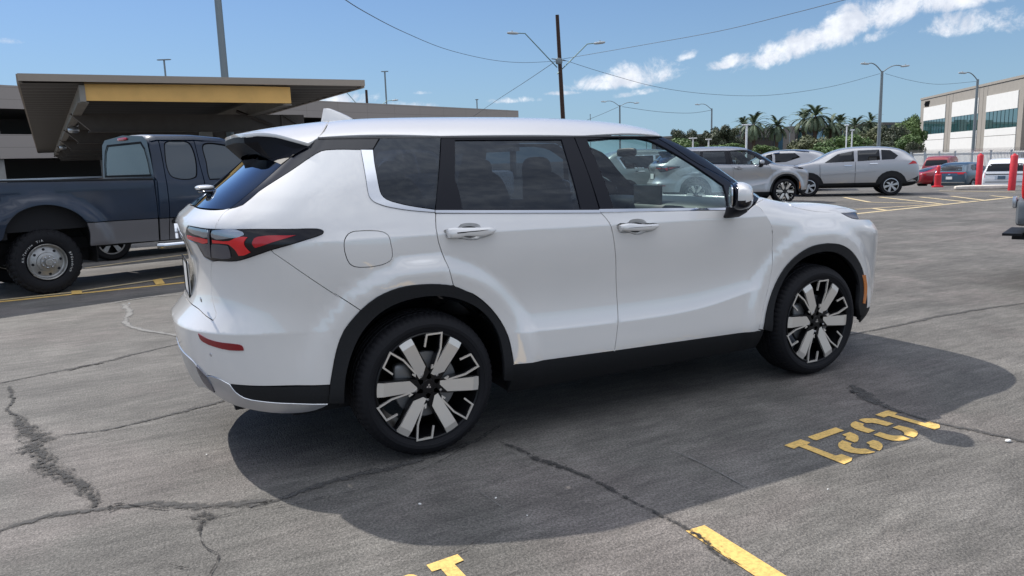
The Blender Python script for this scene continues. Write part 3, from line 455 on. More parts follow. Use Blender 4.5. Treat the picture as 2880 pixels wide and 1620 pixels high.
def inset(lp, d, keep=None):
    n = len(lp); A = sum(lp[i][0]*lp[(i+1) % n][1]-lp[(i+1) % n][0]*lp[i][1] for i in range(n)); s = 1 if A > 0 else -1
    out = []
    for i in range(n):
        a, b, c = lp[i-1], lp[i], lp[(i+1) % n]
        e1 = (b[0]-a[0], b[1]-a[1]); e2 = (c[0]-b[0], c[1]-b[1])
        l1 = math.hypot(*e1) or 1e-9; l2 = math.hypot(*e2) or 1e-9
        n1 = (-e1[1]/l1*s, e1[0]/l1*s); n2 = (-e2[1]/l2*s, e2[0]/l2*s); m = (n1[0]+n2[0], n1[1]+n2[1]); l = m[0]**2+m[1]**2
        if l < .25: m = n2; l = 2
        q = (b[0]+m[0]*2*d/l*1., b[1]+m[1]*2*d/l*1.)
        if keep and keep(b): q = b
        out.append(q)
    return out
def panel(mb, body, key, off=0., ins=.0022, skirt=.012, sides='n', grid=.04, mi=0, raw=None, step=.035):
    mode, o0, outl, holes = raw if raw else PANELS[key]
    off = off+o0; uc = {'B': body.XR-1.5708, 'F': body.XF+1.5708}.get(mode)
    mid = (lambda p: abs(p[0]-uc) < .02) if mode != 'R' else (lambda p: abs(p[1]-body.YC) < .002)
    if mode == 'W' or isinstance(body.XR, int): mid = lambda p: False
    if mode == 'G': mid = lambda p: abs(p[0]-(body.XG+1.5708)) < .02
    loops = [inset(dense(outl, step), ins, mid)]+[inset(dense(h, step*.5), -ins) for h in holes]
    extra = []
    if mode == 'B' and getattr(body, 'zup', None) and grid < .05:
        for i in range(int(min(p[0] for p in loops[0])/.03)-1, int(max(p[0] for p in loops[0])/.03)+2):
            x = i*.03; extra += [(x, body.zup(x)+d) for d in (-.006, .001, .008)]
            if x < -.3: extra += [(x, .706+d) for d in (-.007, 0, .007)]
            if .4 < x < 2.3: extra += [(x, body.zcr(x)+d) for d in (-.007, 0, .007, .02)]
    tris, V = fill(loops, grid, extra)
    for side in ('n', 'f'):
        if side not in sides and 's' not in sides: continue
        vs = []; ns = []
        for v in V:
            p, nn = body.PN(v.x, v.y, mode, off); vs.append(p); ns.append(nn)
        fs = []
        for t in tris:
            a, b, c = (Vector(vs[i]) for i in t); nn = (b-a).cross(c-a)
            m = Vector(ns[t[0]])+Vector(ns[t[1]])+Vector(ns[t[2]]); fs.append(t if nn.dot(m) > 0 else t[::-1])
        q = MB(); q.add(vs, fs, ns, mi)
        if skirt:
            for li, lp in enumerate(loops):
                sv = []; sn = []; n = len(lp)
                sg = 1. if (sum(lp[i-1][0]*lp[i][1]-lp[i][0]*lp[i-1][1] for i in range(n)) > 0) == (li == 0) else -1.
                for i, p in enumerate(lp):
                    P, N = body.PN(p[0], p[1], mode, off); P2 = body.PN(lp[(i+1) % n][0], lp[(i+1) % n][1], mode, off)[0]; P0 = body.PN(lp[i-1][0], lp[i-1][1], mode, off)[0]
                    d = Vector(P2)-Vector(P0); o = d.cross(Vector(N)); o = o.normalized()*sg if o.length > 1e-9 else Vector(N)
                    sv += [P, tuple(Vector(P)-Vector(N)*skirt)]; sn += [tuple((o+Vector(N)*.6).normalized()), tuple(o)]
                sf = [(2*i, 2*i+1, (2*i+3) % (2*n), (2*i+2) % (2*n)) for i in range(n) if not (mid(lp[i]) and mid(lp[(i+1) % n]))]
                # orient outward
                ok = []
                for f in sf:
                    a, b, c = (Vector(sv[k]) for k in f[:3]); ok.append(f if (b-a).cross(c-a).dot(Vector(sn[f[1]])) > 0 else f[::-1])
                q.add(sv, ok, sn, mi)
        if side == 'f': q.flipy(body.YC)
        mb.add(q.v, q.f, q.n, 0); mb.mi[-len(q.f):] = [mi]*len(q.f)
    return mb
M['plate'] = mat('plate_white', (.75, .75, .73), .3)
REAR_EDGE = [(-.985, 1.286), (-.945, 1.319), (-.874, 1.381), (-.758, 1.483), (-.73, 1.502)]
WIND_EDGE = [(2.0, 1.16), (1.995, 1.183), (1.98, 1.278), (1.966, 1.395), (1.944, 1.513), (1.895, 1.568), (1.852, 1.60)]
SPOIL_EDGE = [(-.449, .279), (-.508, .326), (-.578, .409), (-.65, .497), (-.708, .545), (-.724, .62), (-.728, .78), (-.725, .925)]
SPOIL_DROP = [.0, .03, .03, .028, .028, .028, .028, .028]
SPOIL_ROOT = [(-.455, .283, 1.56), (-.524, .30, 1.522), (-.56, .35, 1.487), (-.60, .42, 1.505), (-.63, .52, 1.53), (-.64, .65, 1.54), (-.64, .78, 1.543), (-.64, .925, 1.545)]
SENSOR = (-1.105, .596); MIRC = (1.915, -.12, 1.222)
M['dark_red'] = mat('dark_red_reflector', (.22, .006, .012), .15, coat=.4)
# ------------------------------------------------------------------ the white SUV (and its silver twin)
def wheel_suv(parent, x, y, far=False, name='wheel', body=None):
    w = empty(name, (x, y, .368)); w.parent = parent
    if far: w.rotation_euler = (0, 0, math.pi)
    t = MB(); prof = [(.262, .020), (.272, .004), (.285, -.003), (.300, -.008), (.302, -.011), (.318, -.012), (.322, -.009), (.338, -.003), (.350, .008), (.359, .022), (.3645, .040), (.3665, .056), (.3595, .058), (.3595, .066), (.3675, .068), (.3683, .098), (.360, .100), (.360, .110), (.3685, .112), (.3685, .136),
        (.360, .138), (.360, .148), (.3683, .150), (.3675, .180), (.3595, .182), (.3595, .190), (.3665, .192), (.364, .210), (.352, .238), (.330, .252), (.295, .250), (.262, .235)]
    t.lathe(prof, 216, mod=lambda i, j: (-.0045 if (i in (10, 11, 8, 9) and j % 3 == 0) else (-.003 if (i in (14, 15, 18, 19, 22, 23) and j % 3 == 1) else 0)))
    t.build('tyre', M['rubber'], w, ang=28)
    r = MB()
    # barrel, flange
    r.lathe([(.276, .010), (.2765, -.002), (.272, -.006), (.266, -.002), (.262, .012), (.250, .05), (.236, .10), (.232, .21), (.262, .235)], 96, mi=0)
    def radial(poly, y0, y1, k, mi, bev=None, face=None):
        a = R(60*k)
        def fn(p, q, h): return (p*math.cos(a)-q*math.sin(a), h, p*math.sin(a)+q*math.cos(a))
        r.prism(poly, y0, y1, fn, mi)
    # numbers read off the wheel: x outwards along the spoke, y counter-clockwise
    rot = lambda pts, d: [(p*math.cos(R(d))-q*math.sin(R(d)), p*math.sin(R(d))+q*math.cos(R(d))) for p, q in pts]
    sp = []
    tipp = [(.236, .037), (.236, -.039), (.268, -.037), (.272, 0), (.269, .038)]
    k65 = .00063
    slot = [(-20, 330), (0, 428), (122, 428), (108, 300), (54, 158), (34, 150), (38, 178)]
    slot = [(p*.000645, q*.000620) for p, q in slot]
    for k in range(6):
        d0 = -5
        # dark structural spokes under everything
        radial(rot([(.03, .034), (.03, -.034), (.11, -.042), (.262, -.040), (.262, .040), (.10, .034)], d0), .006, .040, k, 0)
        # bright blade: main facet slightly sunk towards the middle and a bevelled tip
        a = R(60*k+d0); ca, sa = math.cos(a), math.sin(a)
        def V3(p, q, h): return (p*ca-q*sa, h, p*sa+q*ca)
        top = [V3(.060, .024, .006), V3(.060, .004, .006), V3(.100, -.033, .001), V3(.236, -.034, -.013), V3(.236, .033, -.013)]
        low = [(a_, b_+.012, c_) for a_, b_, c_ in top]; n = 5
        r.add(top+low, [(0, 1, 2, 3, 4)]+[(i, i+5, (i+1) % 5+5, (i+1) % 5) for i in range(5)], mi=1)
        t2 = [V3(.2362, .033, -.0131), V3(.2362, -.034, -.0131), V3(.271, -.035, -.003), V3(.2745, 0, -.003), V3(.272, .035, -.003)]
        l2 = [(a_, b_+.012, c_) for a_, b_, c_ in t2]
        r.add(t2+l2, [(0, 1, 2, 3, 4)]+[(i, i+5, (i+1) % 5+5, (i+1) % 5) for i in range(5)], mi=1)
        # thin machined outline of the dark spoke between two blades
        pts = slot
        ribs = []
        for i in range(len(pts)):
            p = Vector(pts[i]); dn = Vector(pts[min(i+1, len(pts)-1)])-p; dp = p-Vector(pts[max(i-1, 0)])
            dn = dn.normalized() if dn.length > 0 else dp.normalized(); dp = dp.normalized() if dp.length > 0 else dn
            nn = Vector((-(dn+dp).y, (dn+dp).x)); nn.normalize(); wdt = .0044/max(.5, abs(nn.dot(Vector((-dn.y, dn.x)))))
            ribs.append((p+nn*wdt, p-nn*wdt))
        ang = R(60*k); c9, s9 = math.cos(ang), math.sin(ang); vs = []
        for p, q in ribs:
            for pt in (p, q):
                rr = math.hypot(pt.x, pt.y); h = -.008+max(0, (.25-rr))*.06
                vs.append((pt.x*c9-pt.y*s9, h, pt.x*s9+pt.y*c9))
        m = len(vs); vs += [(x_, h_+.01, z_) for x_, h_, z_ in vs]; fs = []
        for i in range(0, m-2, 2):
            fs += [(i, i+1, i+3, i+2), (i, i+2, i+2+m, i+m), (i+1, i+1+m, i+3+m, i+3)]
        r.add(vs, fs, mi=1)
        # the dark spoke itself, two thin legs under the outline
        for i in (1, 2, 3):
            p, q = Vector(pts[i]), Vector(pts[i+1]) if i < 6 else Vector(pts[i])
            d = (q-p).normalized(); nn = Vector((-d.y, d.x))*.008; vs = []
            for pt in (p+nn, p-nn, q-nn, q+nn):
                vs.append((pt.x*c9-pt.y*s9, pt.x*s9+pt.y*c9))
            r.add([(a_, .004, b_) for a_, b_ in vs]+[(a_, .045, b_) for a_, b_ in vs], [(0, 1, 2, 3), (0, 4, 5, 1), (1, 5, 6, 2), (2, 6, 7, 3), (3, 7, 4, 0)], mi=0)
    r.lathe([(.0, .004), (.033, .004), (.036, .008), (.040, .016), (.078, .024), (.086, .04), (.086, .07)], 40, mi=0)
    r.build('rim', [M['wheel_black'], M['machined']], w, ang=20)
    for k in range(5):
        a = R(90+72*k+180-7); n = MB(); c = (.069*math.cos(a), -.004, .069*math.sin(a))
        n.lathe([(.0, .006), (.007, .007), (.009, .010), (.0095, .022)], 6, c=c); n.lathe([(.0096, .016), (.015, .017), (.016, .028)], 16, c=c, mi=1)
        n.build('lug_nut', [M['chrome'], M['wheel_black']], w)
    e = MB()
    for k in range(3):                  # three-diamond badge of the hub cap
        a = R(90+120*k-8); ca, sa = math.cos(a), math.sin(a); L_, W_ = .0125, .0062
        pts = [(0.0008, 0), (L_*.55, W_), (L_*1.12, 0), (L_*.55, -W_)]
        if k == 0: pass
        e.prism([(p*ca-q*sa, p*sa+q*ca) for p, q in pts], .0015, .005)
    e.build('badge', M['chrome'], w)
    d = MB(); d.lathe([(.06, .055), (.165, .055), (.168, .058), (.168, .078), (.06, .078)], 48); d.build('brake_disc', M['disc'], w)
    c = MB(); c.rbox((.13*math.cos(R(150)), .07, .13*math.sin(R(150))), (.10, .05, .12)); c.build('caliper', M['disc'], w)
    return w
def three_diamonds(mb, c, s, fn):
    for k in range(3):
        a = R(90+120*k); ca, sa = math.cos(a), math.sin(a)
        mb.prism([(c[0]+p*ca-q*sa, c[1]+p*sa+q*ca) for p, q in ((.04*s, 0), (.5*s, .29*s), (1.0*s, 0), (.5*s, -.29*s))], 0, .006, fn)
def make_main(loc, rz, label, paint, group=None, full=True):
    B = Body(); car = empty('suv_car', loc, rz, label, 'car', group)
    P = lambda *a, **k: panel(a[0], B, *a[1:], **k)
    W = M[paint]
    # dark inner shell behind the panel gaps, floor and wheel housings
    sh = MB()
    for key in ('quarter', 'rear_door', 'front_door', 'fender', 'bumper', 'tailgate', 'hood', 'strip', 'rear_frame', 'front_frame', 'apillar', 'roofseal', 'chrome_q', 'beltchrome_r', 'beltchrome_f'):
        pn = PANELS[key]; m, o, ol, hs = pn
        if key in ('rear_frame', 'front_frame'): raw = (m, -.010, ol, hs)
        else: raw = (m, -.016, ol, [])
        P(sh, key, raw=raw, ins=-.006 if key not in ('tailgate',) else -.001, skirt=0, sides='s', grid=.06)
    # wheel housings
    for cx in (0, B.WB):
        for sgn in (0, 1):
            q = MB(); prof = [(.44, .02), (.45, .10), (.45, .40), (.10, .41)]
            q.lathe(prof, 40, c=(cx, 0, .37), arc=(R(-4), R(184)))
            if sgn: q.flipy(B.YC)
            sh.add(q.v, q.f, [(0, 0, 1)]*len(q.v))
    sh.has = False; sh.build('inner_shell', M['gap'], car, smooth=False)
    fl = MB(); fl.box(-.62, 3.3, .30, 1.55, .24, .40); fl.box(.48, 2.22, .07, 1.78, .24, .42); fl.box(-.88, -.5, .36, 1.49, .30, .56); fl.box(3.2, 3.4, .4, 1.45, .30, .6)
    fl.build('underbody', M['dark'], car)
    # body panels
    for side in ('n', 'f'):
        q = MB(); P(q, 'quarter', sides=side); q.build('quarter_panel', W, car)
        q = MB(); P(q, 'fuel_door', sides=side); 
        if side == 'n': q.build('fuel_door', W, car)
        for dn, keys in (('rear_door', ('rear_door', 'rear_frame', 'rear_glass_side', 'handle_r_hole', 'beltchrome_r', 'M_r')), ('front_door', ('front_door', 'front_frame', 'front_glass_side', 'handle_f_hole', 'beltchrome_f', 'M_f'))):
            q = MB(); P(q, keys[0], sides=side, ins=.003, grid=.03); d = q.build(dn, W, car)
            q = MB(); P(q, keys[1], sides=side, ins=.001); q.build('window_frame', M['satin_black'], d)
            q = MB(); P(q, keys[2], sides=side, ins=0, skirt=0, grid=.08); q.build('window_glass', M['glass_dark' if dn == 'rear_door' else 'glass_front'], d)
            q = MB(); P(q, keys[4], sides=side, ins=0); q.build('belt_moulding', M['chrome'], d)
            # handle cup: a bowl sunk into the door
            m, o, ol, _ = PANELS[keys[3]]; lp = dense(ol, .015); cx = sum(p[0] for p in lp)/len(lp); cy = sum(p[1] for p in lp)/len(lp)
            vs = []; rr = (1.03, .92, .7, .4, 0.02)
            for i, r_ in enumerate(rr):
                for p in lp: vs.append(B.PN(cx+(p[0]-cx)*r_, cy+(p[1]-cy)*r_, 'B', -.001-.026*(1-max(0, r_-.03)**4))[0])
            n = len(lp); q = MB(); q.add(vs, [(i*n+j, i*n+(j+1) % n, (i+1)*n+(j+1) % n, (i+1)*n+j) for i in range(4) for j in range(n)])
            if side == 'f': q.flipy(B.YC)
            hd = q.build('handle_cup', W, d)
            # handle bar
            m, o, ol, _ = PANELS['handle_r' if dn == 'rear_door' else 'handle_f']; lp = dense(ol, .015); cy = sum(p[1] for p in lp)/len(lp); cx = sum(p[0] for p in lp)/len(lp)
            n = len(lp); vs = []
            for r_, h in ((.97, .004), (1., .012), (.99, .024), (.90, .033), (.55, .037), (.05, .038)):
                for p in lp: vs.append(B.PN(cx+(p[0]-cx)*(1-(1-r_)*.35), cy+(p[1]-cy)*r_, 'B', h)[0])
            q = MB(); q.add(vs, [(i*n+j, i*n+(j+1) % n, (i+1)*n+(j+1) % n, (i+1)*n+j) for i in range(5) for j in range(n)])
            if side == 'f': q.flipy(B.YC)
            h = q.build('door_handle', W, d, ang=60)
        for nm, key, mt, kw in (('pillar_trim', 'strip', 'gloss_black', {}), ('quarter_moulding', 'chrome_q', 'chrome', {}), ('quarter_window', 'quarter_glass', 'glass_dark', {}),
                                ('windscreen_pillar', 'apillar', 'satin_black', {}), ('sail_panel', 'sail', 'gloss_black', {}), ('roof_seal', 'roofseal', 'gloss_black', {'ins': 0}),
                                ('wheel_arch_trim', 'archtrimR', 'clad', {'skirt': .03}), ('wheel_arch_trim', 'archtrimF', 'clad', {'skirt': .03}), ('sill_trim', 'rocker', 'clad', {'skirt': .04}),
                                ('fog_reflector', 'reflector', 'dark_red', {}), ('rear_valance', 'rear_lower', 'clad', {'skirt': .03}), ('skid_insert', 'skidhole', 'grey_lens', {'skirt': .01}), ('side_marker', 'amber', 'amber', {}), ('headlight', 'headlight', 'grey_lens', {})):
            q = MB(); P(q, key, sides=side, **kw); q.build(nm, M[mt], car)
        q = MB(); P(q, 'lamp', sides=side, skirt=.016); lo = q.build('tail_light', M['dark_lens'], car)
        for nm, keys, mt in (('red_band', ('lampred1', 'lampred2'), 'red_lens2'), ('red_wedge', ('lampred3',), 'red_lens'), ('clear_cover', ('lampclear', 'lampclear2'), 'clear_lens'),
                             ('reversing_light', ('lamprev', 'lamprev2'), 'grey_lens'), ('lens_seam', ('lampseam',), 'grey_lens')):
            q = MB()
            for k in keys: P(q, k, sides=side, ins=.0005, skirt=.004)
            q.build(nm, M[mt], lo)
    for nm, key, mt, kw in (('rear_bumper', 'bumper', None, {}), ('tailgate', 'tailgate', None, {}), ('front_wing', 'fender', None, {}), ('bonnet', 'hood', None, {}), 
                            ('skid_plate', 'skid', 'silver_trim', {'skirt': .03}), ('front_valance', 'front_lower', 'clad', {})):
        q = MB(); P(q, key, sides='s', **kw); ob = q.build(nm, M[mt] if mt else W, car)
        if nm == 'tailgate': tg = ob
    # rear window: from the body line up to under the spoiler
    q = MB(); raw = ('B', -.004, [(-1.7208, 1.290, 1)]+[(a, b, 0) for a, b in REAR_EDGE]+[(-1.7208, 1.535, 1)], []); raw[2][1] = (*raw[2][1][:2], 1); raw[2][-2] = (*raw[2][-2][:2], 1)
    P(q, 'rw', raw=raw, sides='s', ins=.001, skirt=0); q.build('rear_window', M['glass_rear'], car)
    q = MB(); P(q, 'rb', raw=('B', -.002, [(-1.7208, 1.545, 1), (-1.4, 1.542, 1), (-1.15, 1.532, 1), (-.95, 1.515, 1), (-.82, 1.497, 1), (-.765, 1.485, 1), (-.696, 1.525, 1), (-.60, 1.579, 1), (-.56, 1.61, 1), (-1.7208, 1.61, 1)], []), sides='s', ins=.0, skirt=0); q.build('window_top_band', M['deep_black'], car)
    # windscreen
    ws = [(a, b, 0) for a, b in WIND_EDGE]; ws[0] = (*ws[0][:2], 1); ws[-1] = (*ws[-1][:2], 1)
    q = MB(); raw = ('G', -.006, ws+[(2.5708, 1.63, 1), (2.5708, 1.16, 1)], []); P(q, 'ws', raw=raw, sides='s', ins=0, skirt=0); q.build('windscreen', M['glass_front'], car)
    # roof and spoiler
    q = MB(); P(q, 'roof', sides='s'); rf = q.build('roof', W, car)
    q = MB(); P(q, 'spoiler', sides='s', skirt=.018); sp = q.build('spoiler', W, car)
    q = MB()
    for side in (0, 1):
        top = [Vector(B.PN(u, v, 'R', -.016)[0]) for u, v in SPOIL_EDGE]
        low = [p-Vector((0, 0, SPOIL_DROP[k])) for k, p in enumerate(top)]
        rs = [top, low, [Vector(p) for p in SPOIL_ROOT]]; n = len(top); m = MB()
        m.add([tuple(p) for r_ in rs for p in r_], [(i*n+j, i*n+j+1, (i+1)*n+j+1, (i+1)*n+j) for i in range(len(rs)-1) for j in range(n-1)])
        if side: m.flipy(B.YC)
        q.add(m.v, m.f)
    q.build('spoiler_underside', M['deep_black'], sp, ang=25)
    # shark-fin aerial
    q = MB(); prof = [(-.235, .0), (-.222, .072), (-.214, .078), (-.18, .075), (-.13, .056), (-.085, .030), (-.045, .004), (-.03, -.004)]
    rs = []
    for i in range(12):
        t = i/11; zz = .078*t
        xa = -.235+.021*t; xb = -.03-.0-(.03+.045*0)*t-.12*t**1.6
        wd = .020*(1-t)**.7+.003; ring = []
        for k in range(16):
            a = 2*math.pi*k/16; s = (xa+xb)/2+(xb-xa)/2*math.cos(a); ring.append((s, B.YC+wd*math.sin(a)*(1-.75*max(0, -math.cos(a))*0-.3*math.cos(a)**2), B.rz(-.12)+zz-.004))
        rs.append(ring)
    q.rings(rs); q.build('roof_aerial', W, car, ang=60)
    q = MB()
    q.tube([(-.245, B.YC, B.rz(-.2)+.002), (-.03, B.YC, B.rz(-.03)+.002)], .028, 10)
    # rear wiper parked upright-ish at the foot of the glass
    q = MB(); q.rbox((-.885, .84, 1.378), (.095, .15, .03), 2.4); q.build('wiper_cover', W, car)
    q = MB(); q.rbox((-.872, .82, 1.358), (.10, .20, .022), 2.4); q.tube([(-.86, .65, 1.345), (-.82, 1.25, 1.36)], .008); q.build('rear_wiper', M['gloss_black'], car)
    # door mirrors
    for side in (0, 1):
        fl = (lambda m: m.flipy(B.YC)) if side else (lambda m: m)
        cx, cy, cz = MIRC
        mrot = Matrix.Rotation(R(-38), 3, 'Z')
        def turn(m):
            m.v = [tuple(mrot@(Vector(v)-Vector((cx, cy, cz)))+Vector((cx, cy, cz))) for v in m.v]; return m
        def tap(q_): return (1-.28*max(0, -q_.y)-.0*q_.z, 1, 1-.22*max(0, q_.x)-.18*max(0, -q_.y))
        q = MB(); q.rbox((cx, cy, cz), (.13, .22, .165), 3.6, 10, tap=tap)
        # split: upper cap white, lower black
        o = fl(turn(q)).build('mirror', [W, M['gloss_black'], M['silver_trim']], car, ang=60)
        for f in o.data.polygons:
            c = f.center; f.material_index = 1 if (c.z < cz-.022 or (c.x-cx)*.79-((c.y-cy) if not side else -(c.y-2*B.YC+cy))*.61 < -.030) else 0
        q = MB(); q.rbox((cx-.060, cy, cz+.002), (.018, .18, .13), 4., 6); fl(turn(q)).build('mirror_glass', M['chrome'], o)
        q = MB(); rs = []
        for (px_, py_, pz_, wx, wy) in ((cx+.0, cy+.03, cz-.060, .060, .055), (cx+.01, cy+.055, cz-.095, .058, .050), (cx+.02, cy+.105, cz-.125, .045, .035), (cx+.03, cy+.16, cz-.135, .035, .02)):
            rs.append([(px_+wx*math.copysign(abs(math.cos(a))**.6, math.cos(a)), py_+wy*math.copysign(abs(math.sin(a))**.6, math.sin(a)), pz_) for a in [2*math.pi*k/16 for k in range(16)]])
        q.rings(rs); fl(q).build('mirror_arm', M['satin_black'], o, ang=60)
    # number plate, badge, exhaust-side details at the tail
    q = MB(); q.box(-1.012, -1.004, .765, 1.085, .83, 1.00); pl = q.build('number_plate', M['plate'], car)
    q = MB(); q.box(-1.016, -1.010, .755, .768, .82, 1.01); q.box(-1.016, -1.010, 1.082, 1.095, .82, 1.01); q.box(-1.0165, -1.010, .755, 1.095, .818, .832); q.box(-1.0165, -1.010, .755, 1.095, .998, 1.012); q.build('plate_frame', M['gloss_black'], pl)
    q = MB(); three_diamonds(q, (B.YC, 1.145), .05, lambda a, b, h: (-1.032-h*2.2, a, b)); q.build('tailgate_badge', M['chrome'], tg)
    q = MB()
    for i, ch in enumerate('SEL'):
        pass
    q.box(-.985, -.980, .40, .42, .845, .86); q.box(-.985, -.980, .425, .445, .845, .86); q.box(-.985, -.980, .45, .465, .845, .86); q.build('trim_badge', M['chrome'], tg)
    q = MB(); p, nn = B.PN(*SENSOR, 'B', .001); q.lathe([(0, 0), (.008, .0), (.011, .003)], 16, c=(0, 0, 0))
    rot = Vector((0, -1, 0)).rotation_difference(Vector(nn)); q.v = [tuple(Vector(p)+rot@Vector(v)) for v in q.v]; q.build('parking_sensor', M['silver_trim'], car)
    # wheels
    for x in (0, B.WB):
        wheel_suv(car, x, .004); wheel_suv(car, x, 2*B.YC-.004, True)
    if full: interior(car, B)
    return car
def interior(car, B):
    lin_ = MB()
    q = MB(); q.box(.55, 2.2, .10, 1.75, .40, .44); q.build('cabin_floor', M['seat'], car)
    for s in (0, 1):
        m = MB(); m.box(.55, 2.15, .09, .14, .42, 1.12)
        if s: m.flipy(B.YC)
        m.build('door_card', M['seat'], car)
    q = MB(); q.rbox((.65, B.YC, 1.615), (1.7, 1.05, .05), 6, 6); q.build('headliner', M['cloth'], car)
    def seat(x, y, w=.50, tilt=.16, hz=1.20):
        s = MB(); s.rbox((x+.05, y, .72), (.52, w, .18), 4); 
        m = MB(); m.rbox((0, 0, .33), (.15, w, .70), 4, 6, tap=lambda q_: (1, 1-.18*max(0, q_.z), 1)); m.v = [(x-.22+a-c*tilt*1.4, y+b, .72+c) for a, b, c in m.v]; s.add(m.v, m.f)
        o = s.build('seat', M['seat'], car)
        h = MB(); h.rbox((x-.40, y, 1.47-.08), (.10, .27, .19), 3.2, 6); h.tube([(x-.37, y-.06, 1.2), (x-.39, y-.06, 1.36)], .007); h.tube([(x-.37, y+.06, 1.2), (x-.39, y+.06, 1.36)], .007); h.build('headrest', M['seat'], o)
        return o
    seat(1.32, .52); seat(1.32, 1.33)
    seat(.42, .48); seat(.42, .925, .34); seat(.42, 1.37)
    seat(-.02, .62, .38); seat(-.02, 1.25, .38)
    q = MB(); q.rbox((2.30, B.YC, 1.04), (.62, 1.62, .26), 5, 8); q.rbox((2.05, 1.33, 1.13), (.28, .45, .12), 3, 6); q.build('dashboard', M['dash'], car)
    q = MB(); q.box(2.005, 2.02, .75, 1.06, 1.115, 1.27); q.build('dash_screen', M['screen'], car)
    q = MB(); c = Vector((1.87, 1.33, 1.12)); ax = Vector((.88, 0, .42)).normalized(); a = Vector((0, 1, 0)); b = ax.cross(a); pts = [c+(a*math.cos(t)+b*math.sin(t))*.185 for t in [2*math.pi*k/32 for k in range(33)]]
    q.tube(pts, .014, 8); q.tube([c-a*.17, c+a*.17], .013); q.tube([c, c+b*.17 if b.z < 0 else c-b*.17], .013); q.rbox(tuple(c), (.05, .14, .11), 3, 4); q.build('steering_wheel', M['seat'], car)
    q = MB(); q.rbox((1.85, B.YC, 1.50), (.03, .22, .06), 4, 4); q.build('rear_view_mirror', M['seat'], car)
# ------------------------------------------------------------------ placing by sight line (real points in the world)
def hd(px, py): d = ray(px, py); return d, math.hypot(d.x, d.y)
def at(px, py, D):                     # the point seen at (px, py), D metres away over the ground
    d, h = hd(px, py); return CAM+d*(D/h)
def gp(px, py, z=0.):                  # the point of the lot seen at (px, py)
    d = ray(px, py); return CAM+d*((z-CAM.z)/d.z)
WDIR = Vector((.848, .53, 0))
def gz(x, y):                          # the lot drops to a lower yard beyond the kerb line
    s = (x-CAM.x)*WDIR.x+(y-CAM.y)*WDIR.y
    return -.95*sst(34.5, 41, s)
